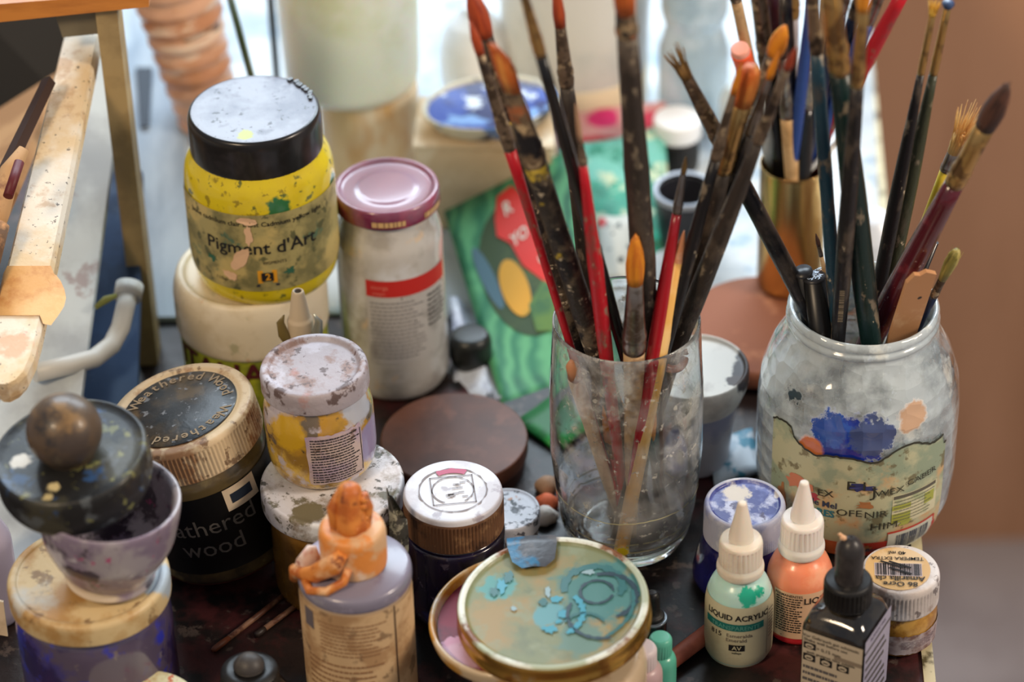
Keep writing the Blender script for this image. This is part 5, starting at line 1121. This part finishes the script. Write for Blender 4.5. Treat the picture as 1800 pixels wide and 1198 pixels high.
# inside the tumbler: pale wooden stick and three short amber-tipped brushes, amber ring
def inside(label, name, cat, T, Bp, w, m_, Y_=None, tip=None):
    Bq = on(Bp[0], Bp[1], .012); T3 = at(T[0], T[1], Y_); D = T3 - Bq
    th = thing(name, label, cat, Bq); th.rotation_mode = 'QUATERNION'; th.rotation_quaternion = D.to_track_quat('Z', 'Y'); s = depth(T3)/F
    MB().tube([(0, 0, 0), (0, 0, D.length*.15), (0, 0, D.length*.9)] + ([] if tip else [(0, 0, D.length)]), [w*s*.18, w*s*.34, w*s*.5] + ([] if tip else [w*s*.5]), 14).build('shaft', m_, th)
    if tip: MB().tube([(0, 0, D.length*.9), (0, 0, D.length*.97), (0, 0, D.length)], [w*s*.5, w*s*.45, w*s*.15], 14).build('tip', tip, th)
    return th
y0_ = PT.y
inside('pale wooden stick with worn brown tip leaning inside the tumbler', 'wooden_stick', 'stick', (1004, 634), (1086, 905), 28, mat('pale_wood', c(226, 206, 180), .5, stains=[(c(200, 176, 146), 50, .5, .66)]), y0_ - .026, mat('tan_tip', c(190, 130, 90), .5))
for i, (x_, y1, w_) in enumerate(((1078, 700, 34), (1110, 704, 28), (1143, 692, 30))):
    Bq = on(1082 + i*22, 900, .0125); T3 = at(x_, y1, y0_ - .012 + i*.002)
    brush(('first', 'middle', 'last')[i] + ' of three short amber-haired brushes inside the tumbler, counted from the pale wooden stick', Bq, T3, 772, 800, w_, w_*.45, w_*.4, 'flat', 'amber', 'dirty', ('red', 'black', 'cleanblack')[i], group='short amber brushes inside the tumbler', flat=True)
rg = MB(); n_ = 30; R_ = rr(PT, 36)
rg.tube([Vector((R_*math.cos(a), R_*.95*math.sin(a), .003*math.sin(a*2))) for a in [2*math.pi*k/n_*.97 for k in range(n_ + 1)]], .0022, 10)
cc = at(1165, 622, y0_ - .006)
tag(rg.build('amber_ring', mat('amber_plastic', c(140, 70, 40), .25, coat=.5), None, cc), 'reddish amber plastic ring caught between the brushes inside the tumbler', 'ring')
# ------------------------------------------------------------------ rear of the table (out of focus)
ZS = .0055
def pot(name, label, cat, px, py, pytop, w, m_, prof=None, lid=None, zb=ZS, rot=(0, 0, 0), open_=False):
    P = on(px, py, zb); h = hgt(P, pytop); r = rr(P + Vector((0, 0, h)), w/2); th = thing(name, label, cat, P, rot)
    prof = prof or [(.88, 0), (.95, .04), (1, .9)]
    hb = h - (lid[0] if lid else 0)
    pf = [(0, 0)] + [(r*a, hb*b) for a, b in prof]
    if open_: pf += [(r*prof[-1][0]*.98, hb*1.004), (r*prof[-1][0]*.93, hb), (r*prof[-1][0]*.88, hb*.5), (r*prof[0][0]*.85, .006), (0, .006)]
    else: pf += [(0, pf[-1][1])]
    MB().lathe(soft(pf, .002), 56).build('body', m_, th)
    if lid: MB().lathe(soft([(r*.8, hb - .001), (r*1.02, hb - .001), (r*1.02, h - .002), (r*.98, h), (0, h)], .0015), 56).build('lid', lid[1], th)
    return th, P, h, r
milky = mat('milky_plastic', c(232, 236, 226), .35, stains=[(c(216, 224, 200), 16, .45, .65), (c(236, 238, 232), 20, .55, .7)], sss=.4)
t_, P, h, r = pot('cream_canister', 'cream and tan canister under the white bucket', 'canister', 655, 285, 142, 176, mat('tan_cream', c(222, 198, 150), .45, stains=[(c(226, 214, 190), 12, .5, .6), (c(206, 166, 110), 22, .55, .66)], stretch=(1, 1, .3)), [(1, 0), (1, 1)])
z_ = ZS + h + .0006; q = on(620, 140, z_)
th = thing('white_bucket', 'tall translucent white bucket behind the purple-lidded jar', 'bucket', (q[0], q[1], z_)); rb_ = rr(q, 118)
MB().lathe(soft([(0, 0), (rb_*.9, 0), (rb_*1.0, .006), (rb_*1.14, .20), (rb_*1.16, .203), (rb_*1.12, .203), (rb_*.96, .008), (0, .006)], .003), 72).build('body', milky, th)
MB().lathe(soft([(rb_*1.10, .190), (rb_*1.19, .190), (rb_*1.19, .200), (rb_*1.10, .200)], .002), 72).build('rim', white_pl, th)
t_, P, h, r = pot('white_tub', 'wide white bucket with cream foot band behind the crusted brushes', 'bucket', 1012, 165, -150, 280, mat('bucket_white', c(216, 214, 208), .4, stains=[(c(198, 200, 196), 16, .45, .65)]), [(.92, 0), (.93, .02), (1, 1)])
MB().lathe([(r*.935, .002), (r*.945, .004), (r*.955, h*.22), (r*.94, h*.225)], 56).build('foot_band', mat('band_cream', c(222, 206, 176), .4), t_)
t_, P, h, r = pot('round_bottle', 'bright white round-bellied bottle behind the blue-stained palette dish', 'bottle', 838, 185, 8, 130, mat('glossy_white', c(240, 240, 240), .2), [(.5, 0), (.75, .08), (.98, .3), (1.0, .5), (.93, .68), (.7, .84), (.35, .94), (.3, 1)])
# cream box with palette dish
b0 = on(742, 405, ZS); hbx = hgt(b0, 262); wbx = rr(b0, 235); bxo = thing('cream_box', 'cream cardboard box under the blue-stained palette dish', 'box', (b0[0] + wbx/2, b0[1] + .028, ZS), (0, 0, rad(-4)))
crm = mat('cream_card', c(216, 194, 160), .6, stains=[(c(200, 176, 140), 14, .45, .66), (c(230, 216, 190), 30, .58, .7)])
MB().box((0, 0, (hbx - .001)/2), (wbx, .055, hbx - .001)).build('box_body', crm, bxo)
MB().box((0, 0, hbx), (wbx + .003, .058, .002)).build('lid_flap', crm, bxo)
q = on(862, 212, ZS + hbx + .002); rp3 = rr(q, 122)
th = thing('palette_dish', 'shallow oval dish full of blue paint on the cream box', 'dish', (q[0], q[1] + .004, ZS + hbx + .0016), (0, 0, rad(14)))
xf_ = lambda v: Vector((v.x, v.y*.72, v.z))
MB().lathe(soft([(0, 0), (rp3*.85, 0), (rp3*1.0, .011), (rp3*.98, .012), (rp3*.93, .011), (rp3*.85, .005), (0, .004)], .002), 64, xf=xf_).build('dish', mat('dish_white', c(206, 206, 190), .35, stains=[(c(40, 44, 60), 50, .58, .66), (c(90, 130, 190), 40, .6, .68)]), th)
MB().lathe([(rp3*.92, .0095), (rp3*.6, .0080), (0, .0075)], 48, xf=xf_, wob=.01).build('paint', mat('cobalt_paint', c(36, 70, 160), .3, stains=[(c(24, 34, 90), 24, .5, .58), (c(120, 160, 214), 40, .56, .66), (c(210, 222, 236), 70, .64, .70)], bump=.001, bscale=60), th)
q = on(950, 190, ZS + hbx + .002)
t_, *_ = pot('black_lid_jar', 'squat jar with dark grey lid behind the crusted brushes', 'jar', 948, 262, 182, 88, mat('grey_lilac', c(166, 156, 166), .35), [(.95, 0), (1, .5), (.9, .9)], (.014, mat('charcoal_lid', c(52, 60, 62), .35)))
# magenta and red label packet
def panel(name, label, cat, cs, th_, m_, n=1, bow=0):
    mb = MB().slab(cs, th_, n=n, bow=bow); o = mb.build(name, m_); return tag(o, label, cat)
panel('red_packet', 'pink and red paper packet above the turquoise wrapper', 'packet', [at(1000, 196, 1.640), at(1170, 178, 1.640), at(1175, 268, 1.600), at(1004, 268, 1.600)], .006,
      mat('pink_packet', c(206, 150, 150), .5, spots=[(at(1060, 208, 1.632), .011, c(206, 40, 110), .4, 90, (1, 1.3, 1.3)), (at(1060, 246, 1.610), .014, c(176, 20, 44), .4, 90, (.7, 2, 2)), (at(1140, 225, 1.625), .012, c(200, 60, 90), .5)]), 1)
panel('turquoise_wrapper', 'crumpled turquoise wrapper behind the thickest brush', 'wrapper', [at(985, 262, 1.585), at(1168, 222, 1.595), at(1192, 572, 1.450), at(1010, 600, 1.440)], .0012,
      mat('turquoise', c(52, 168, 140), .4, stains=[(c(30, 130, 106), 18, .48, .58), (c(110, 190, 176), 26, .54, .62), (c(196, 214, 180), 46, .60, .67), (c(60, 120, 90), 34, .6, .68)], bump=.002, bscale=50), 14, .004)
mb = MB().slab([at(1050, 380, 1.515), at(1112, 378, 1.515), at(1120, 500, 1.466), at(1052, 500, 1.466)], .001, n=6, bow=.002)
tag(mb.build('speckled_card', mat('speckled_white', c(206, 206, 196), .5, stains=[(c(50, 60, 60), 90, .6, .66)], spots=[(at(1056, 392, 1.51), .004, c(196, 50, 50), .4)])), 'whitish card with dark specks lying over the turquoise wrapper', 'card')
# green painted board with its picture
cs = [at(780, 372, 1.512), at(1002, 262, 1.535), at(1112, 650, 1.392), at(886, 724, 1.352)]
gb = thing('painted_board', 'green painted card with red lettered patch, leaning behind the tumbler', 'card', cs[3])
loc = [Vector(q) - Vector(cs[3]) for q in cs]
nn = (loc[1]-loc[0]).cross(loc[3]-loc[0]).normalized(); nn = nn if nn.dot(CAM - Vector(cs[3])) > 0 else -nn
def gmap(u, v, k=0):           # u to the right, v downward, 0..1
    a = (loc[0]*(1-u) + loc[1]*u)*(1-v) + (loc[3]*(1-u) + loc[2]*u)*v
    return a + nn*(.0002 + .00018*k + .003*math.sin(u*3.14)*math.sin(v*3.14))
mb = MB(); N_ = 14; vs = [gmap(i/N_, j/N_) - nn*.0015*k for k in (0, 1) for j in range(N_+1) for i in range(N_+1)]; q_ = (N_+1)**2
mb.add(vs, [[j*(N_+1)+i, j*(N_+1)+i+1, (j+1)*(N_+1)+i+1, (j+1)*(N_+1)+i] for j in range(N_) for i in range(N_)] + [[q_+j*(N_+1)+i, q_+(j+1)*(N_+1)+i, q_+(j+1)*(N_+1)+i+1, q_+j*(N_+1)+i+1] for j in range(N_) for i in range(N_)]
       + [f for i in range(N_) for f in ([i, i+1, q_+i+1, q_+i], [N_*(N_+1)+i+1, N_*(N_+1)+i, q_+N_*(N_+1)+i, q_+N_*(N_+1)+i+1], [(i+1)*(N_+1), i*(N_+1), q_+i*(N_+1), q_+(i+1)*(N_+1)], [i*(N_+1)+N_, (i+1)*(N_+1)+N_, q_+(i+1)*(N_+1)+N_, q_+i*(N_+1)+N_])], 0, True)
gn = mat('green_painted', c(40, 116, 84), .5, stains=[(c(30, 92, 70), 12, .48, .6)])
nt = gn.node_tree                     # wavy brush strokes
wv = nt.nodes.new('ShaderNodeTexWave'); wv.inputs['Scale'].default_value = 28; wv.inputs['Distortion'].default_value = 9; wv.inputs['Detail'].default_value = 2; wv.inputs['Detail Scale'].default_value = 1.0
tcn = nt.nodes.new('ShaderNodeTexCoord'); nt.links.new(tcn.outputs['Object'], wv.inputs['Vector'])
mxn = nt.nodes.new('ShaderNodeMix'); mxn.data_type = 'RGBA'; src = nt.nodes['Principled BSDF'].inputs['Base Color'].links[0].from_socket
mrn = nt.nodes.new('ShaderNodeMapRange'); mrn.inputs['To Max'].default_value = .75; nt.links.new(wv.outputs['Fac'], mrn.inputs['Value'])
nt.links.new(mrn.outputs['Result'], mxn.inputs[0]); nt.links.new(src, mxn.inputs[6]); mxn.inputs[7].default_value = c(96, 170, 120); nt.links.new(mxn.outputs[2], nt.nodes['Principled BSDF'].inputs['Base Color'])
def poly(pts, mi, k):             # a patch painted on the card, gridded so it follows the bow
    cx_, cy_ = sum(p[0] for p in pts)/len(pts), sum(p[1] for p in pts)/len(pts); n = len(pts); vs, fs = [gmap(cx_, cy_, k)], []
    for s_ in (.33, .66, 1): vs += [gmap(cx_ + (x_-cx_)*s_, cy_ + (y_-cy_)*s_, k) for x_, y_ in pts]
    for i in range(n):
        j = (i+1) % n; fs.append([0, 1+i, 1+j]); fs.append([1+i, 1+n+i, 1+n+j, 1+j]); fs.append([1+n+i, 1+2*n+i, 1+2*n+j, 1+n+j])
    mb.add(vs, fs, mi, True)
ell = lambda cx_, cy_, a, b, t0=0, n=26: [(cx_ + a*math.cos(t)*math.cos(t0) - b*math.sin(t)*math.sin(t0), cy_ + a*math.cos(t)*math.sin(t0) + b*math.sin(t)*math.cos(t0)) for t in [6.2832*i/n for i in range(n)]]
poly(ell(.44, .42, .32, .32, .5), 1, 2)
poly(ell(.17, .40, .05, .17, -.25), 2, 3)
poly([(.34, .16), (.40, .06), (.52, .04), (.60, .12), (.66, .30), (.84, .52), (.84, .60), (.62, .58), (.44, .42), (.40, .30), (.32, .24)], 3, 6)
poly(ell(.34, .50, .10, .14, -.2), 4, 5)
poly([(.40, .60), (.55, .52), (.72, .60), (.78, .70), (.60, .76), (.40, .72)], 5, 6)
poly([(.66, .56), (.86, .60), (.97, .76), (.90, .80), (.78, .72)], 6, 7)
for t_s, u, v, s_ in (('R', .45, .14, .15), ('YO', .48, .29, .13), ('uo', .60, .42, .10)):
    V_, F_ = glyphs(t_s, .02); mb.add([gmap(u + p.x*s_*.75, v - p.y*s_*.62 - p.x*s_*.12, 9) for p in V_], F_, 6, False)
mb.build('card_face', [gn, mat('deep_green', c(44, 66, 34), .5, stains=[(c(70, 90, 40), 20, .5, .62)]), mat('steel_blue', c(70, 104, 120), .5), mat('poppy_red', c(206, 44, 34), .45), mat('ochre_yellow', c(196, 146, 34), .5, stains=[(c(120, 130, 50), 20, .5, .64)]), mat('leaf_green', c(84, 120, 50), .5, stains=[(c(50, 96, 56), 20, .5, .62)]), mat('off_white', c(216, 210, 196), .5)], gb)
panel('green_sheet', 'bright green sheet lying flat under the painted card', 'sheet', [on(905, 740, .004), on(975, 690, .004), on(1040, 742, .004), on(975, 785, .004)], .003, mat('bright_green', c(26, 150, 64), .5, stains=[(c(20, 100, 50), 20, .5, .64)]), 4, .0008)
t_, *_ = pot('black_pot', 'low black pot behind the painted green card', 'pot', 828, 640, 585, 76, mat('pot_black', c(26, 30, 30), .35), [(.8, 0), (1, .3), (1, .8), (.8, 1)], zb=.0)
panel('plastic_bag', 'bluish white plastic bag between purple-lidded jar and green card', 'bag', [at(792, 520, 1.45), at(850, 545, 1.45), at(880, 700, 1.362), at(800, 712, 1.362)], .002, mat('bag_white', c(196, 206, 220), .3, stains=[(c(150, 156, 176), 30, .5, .64)], bump=.003, bscale=60), 8, .005)
# dark jars
t_, *_ = pot('ink_jar', 'black jar with glaring white lid behind the small black cup', 'jar', 1190, 292, 206, 84, black_pl, [(.9, 0), (.95, .4), (.85, .9)], (.012, mat('lid_pure_white', c(244, 246, 248), .3)))
t_, P, h, r = pot('black_cup', 'small black cup with pale grey rim beside the turquoise wrapper', 'cup', 1203, 425, 332, 114, mat('cup_black', c(40, 42, 50), .3), [(.72, 0), (.8, .2), (.95, .86), (.95, 1)], open_=True)
MB().lathe(soft([(r*.84, h*.93), (r*1.0, h*.90), (r*1.02, h*.99), (r*.98, h*1.02), (r*.85, h*1.0)], .0015), 56).build('rim', mat('rim_greyblue', c(156, 166, 180), .3), t_)
t_, *_ = pot('clear_bottle', 'bright clear plastic bottle behind the white-lidded ink jar', 'bottle', 1218, 205, -70, 128, mat('bottle_clear', c(226, 236, 240), .12, stains=[(c(180, 200, 210), 16, .45, .6)], trans=.35), [(.9, 0), (1, .1), (1, .45), (.8, .6), (.95, .7), (.95, .95)])
t_, *_ = pot('clear_bottle', 'smaller pale bottle just beside the bundle of blurred brushes', 'bottle', 1292, 262, 150, 60, mat('bottle_pale', c(214, 228, 234), .15), [(.9, 0), (1, .1), (1, .8), (.6, 1)])
t_, *_ = pot('white_jar', 'white round-shouldered jar behind the honey jar brushes', 'jar', 1520, 545, 372, 128, mat('jar_bluewhite', c(216, 224, 234), .25), [(.9, 0), (1, .08), (1, .6), (.86, .82), (.5, .97), (.2, 1)])
panel('cellophane', 'crumpled pale blue cellophane sheet between the tumbler bundle and gold tin', 'cellophane', [at(1262, 330, 1.56), at(1340, 395, 1.55), at(1330, 500, 1.475), at(1238, 590, 1.43)], .0006, mat('cellophane', c(206, 222, 234), .2, stains=[(c(160, 176, 196), 34, .5, .62), (c(236, 240, 244), 40, .56, .66)], bump=.004, bscale=60), 12, .006)
# sheets of bright paper at the back, between the bottles
panel('paper_leaf', 'loose white paper leaf curling behind the small black cup', 'paper', [at(1110, 190, 1.70), at(1330, 180, 1.70), at(1345, 330, 1.60), at(1120, 330, 1.60)], .0006, mat('leaf_white', c(220, 230, 234), .5, stains=[(c(150, 190, 200), 30, .56, .66)], bump=.002, bscale=40), 10, .006)

# gold tin with brushes
PG = on(1388, 492, .019); hG = hgt(PG, 284); rG = rr(PG + Vector((0, 0, hG)), 60)
th = thing('gold_tin', 'gold metal tin packed with blurred brushes behind the honey jar', 'tin', PG)
gm_ = mat('tin_gold', c(214, 176, 112), .22, .95, stains=[(c(160, 122, 70), 26, .5, .62), (c(226, 206, 160), 20, .55, .66)], stretch=(1, 1, .08))  # upright pale and dark streaks paint reflections into the metal's colour
MB().lathe(soft([(0, 0), (rG*.97, 0), (rG, .002), (rG, hG - .002), (rG*1.02, hG), (rG*.97, hG - .001), (rG*.96, .004), (0, .0035)], .001), 64).build('can', gm_, th)
aG = in_vessel(PG, PG.z + hG, rG*.955)
GG = 'blurred brushes in the gold tin'
def gb_(label, T, A, *a, **k):
    B, T3 = lean(T, A, aG, PG, rG*.95, PG.z + .006, a[4], 'G'); return brush(label, B, T3, *a, group=GG, **k)
gb_('thick black blurred brush rising straight beside the maroon one in the gold tin', (1318, -120), (1372, 288), -60, 120, 26, 26, 28, ha='cleanblack', fe='dirty')
gb_('blurred maroon brush between two black ones in the gold tin', (1350, -120), (1382, 288), -70, -20, 22, 22, 24, ha='maroon')
gb_('blurred black brush right behind the maroon one in the gold tin', (1376, -120), (1392, 284), -70, -10, 20, 20, 26, ha='black')
gb_('blurred white-handled brush with pinkish ferrule in the gold tin', (1392, -130), (1388, 296), -70, 30, 24, 24, 22, ha='white', fe='brass')
gb_('blurred cobalt blue brush leaning over the white-handled one', (1440, -110), (1392, 290), -70, -20, 16, 16, 20, ha='blue')
gb_('blurred olive-tan brush at the near side of the bottle in the gold tin', (1268, -120), (1358, 296), -70, 0, 18, 18, 20, ha='tan', fe='dirty')
gb_('blurred tan brush rising between the two honey jar groups', (1478, -120), (1404, 290), -70, -20, 20, 22, 24, ha='tan', fe='dirty')
gb_('blurred navy brush leaning beside the tan one in the gold tin', (1512, -120), (1412, 288), -60, 20, 20, 20, 26, ha='navy')
gb_('blurred dark navy brush second from the red one in the gold tin', (1548, -110), (1416, 292), -60, 30, 24, 22, 26, ha='navy', fe='crusty')
gb_('blurred blue-grey brush next to the red one in the gold tin', (1585, -100), (1420, 286), -60, 40, 20, 20, 24, ha='blue', fe='steel')
gb_('blurred red brush leaning furthest over in the gold tin', (1632, -95), (1424, 290), -60, -10, 20, 22, 26, ha='red')
gb_('short blurred brush with wide wooden handle inside the gold tin mouth', (1372, 60), (1392, 292), 100, 205, 20, 24, 26, 'flat', 'dark', 'steel', 'wood')
gb_('short blurred black-handled brush with pale collar in the gold tin', (1424, 60), (1412, 290), 120, 190, 22, 26, 28, 'flat', 'pale', 'steel', 'cleanblack')
B, T3 = lean((1300, 84), (1362, 296), aG, PG, rG*.9, PG.z + .006, 30, 'G'); s = depth(T3)/F; D = T3 - B; L_ = D.length
th = thing('orange_marker', 'fluorescent orange marker pen behind the tumbler bundle, in the gold tin', 'marker', B); th.rotation_mode = 'QUATERNION'; th.rotation_quaternion = D.to_track_quat('Z', 'Y')
MB().tube([(0, 0, 0), (0, 0, L_ - .034)], 15*s, 20).build('barrel', mat('marker_barrel', c(196, 206, 206), .4), th)
MB().lathe(soft([(0, L_ - .035), (16*s, L_ - .035), (18.5*s, L_ - .005), (18*s, L_ - .0045), (0, L_ - .0045)], .001), 24).build('cap', mat('marker_orange', c(246, 96, 50), .35), th)
MB().lathe(soft([(0, L_ - .0046), (17.5*s, L_ - .0046), (16*s, L_), (0, L_)], .001), 24).build('cap_end', mat('marker_pink', c(246, 170, 150), .35), th)
B, T3 = lean((1506, 218), (1428, 292), aG, PG, rG*.9, PG.z + .006, 12, 'G'); D = T3 - B; L_ = D.length; s = depth(T3)/F
th = thing('cream_spoon', 'cream plastic spoon whose bowl shows beside the barcoded black brush', 'spoon', B); th.rotation_mode = 'QUATERNION'; th.rotation_quaternion = D.to_track_quat('Z', 'Y')
MB().tube([(0, 0, 0), (0, 0, L_*.8)], 6*s, 12).build('handle', white_pl, th)
MB().tube([(0, 0, L_*.78), (0, 0, L_*.84), (0, 0, L_*.93), (0, 0, L_)], [6*s, 15*s, 17*s, 7*s], 18, 0, (1, .35)).build('bowl', mat('spoon_cream', c(236, 226, 186), .3), th)

# peach plastic cup with green stick, thin black post
P = on(392, 318, .0); hP = hgt(P, -40)
th = thing('ribbed_glass', 'tall peach-tinted ribbed plastic glass behind the black-lidded pigment jar', 'glass', (P[0], P[1], .012), (rad(0), rad(-8), 0))
w0, w1 = rr(P, 44), rr(P + Vector((0, 0, hP)), 80); pf = [(0, 0), (w0*.95, 0)]
for i in range(1, 12): t = i/12; pf += [(w0 + (w1-w0)*t - .0012, hP*t - .004), (w0 + (w1-w0)*t + .0014, hP*t)]
pf += [(w1, hP), (w1 - .003, hP), (w0*.9, .006), (0, .006)]
MB().lathe(soft(pf, .002), 56, wob=.012).build('body', mat('peach_plastic', c(226, 178, 150), .1, stains=[(c(200, 142, 108), 20, .46, .6), (c(234, 206, 186), 34, .58, .66), (c(70, 50, 40), 30, .66, .71, .8)], stretch=(.6, .6, 3), bump=.002, bscale=40), th)
A3, B3 = at(400, -20, 1.535), at(446, 150, 1.50)
rs = rr(B3, 6.5); tag(MB().tube([A3, B3 - (A3-B3)*1.0*.5], rs, 12).build('green_stick', mat('stick_darkgreen', c(54, 66, 30), .4)), 'thin dark olive stick leaning against the ribbed peach glass', 'stick')
p = on(496, 250, ZS); hp = hgt(p, -30); tag(MB().tube([Vector((0, 0, 0)), Vector((0, 0, hp))], rr(p, 6.5), 12).build('black_post', mat('post_black', c(16, 22, 24), .4), None, p), 'thin black upright post beside the white bucket', 'post')
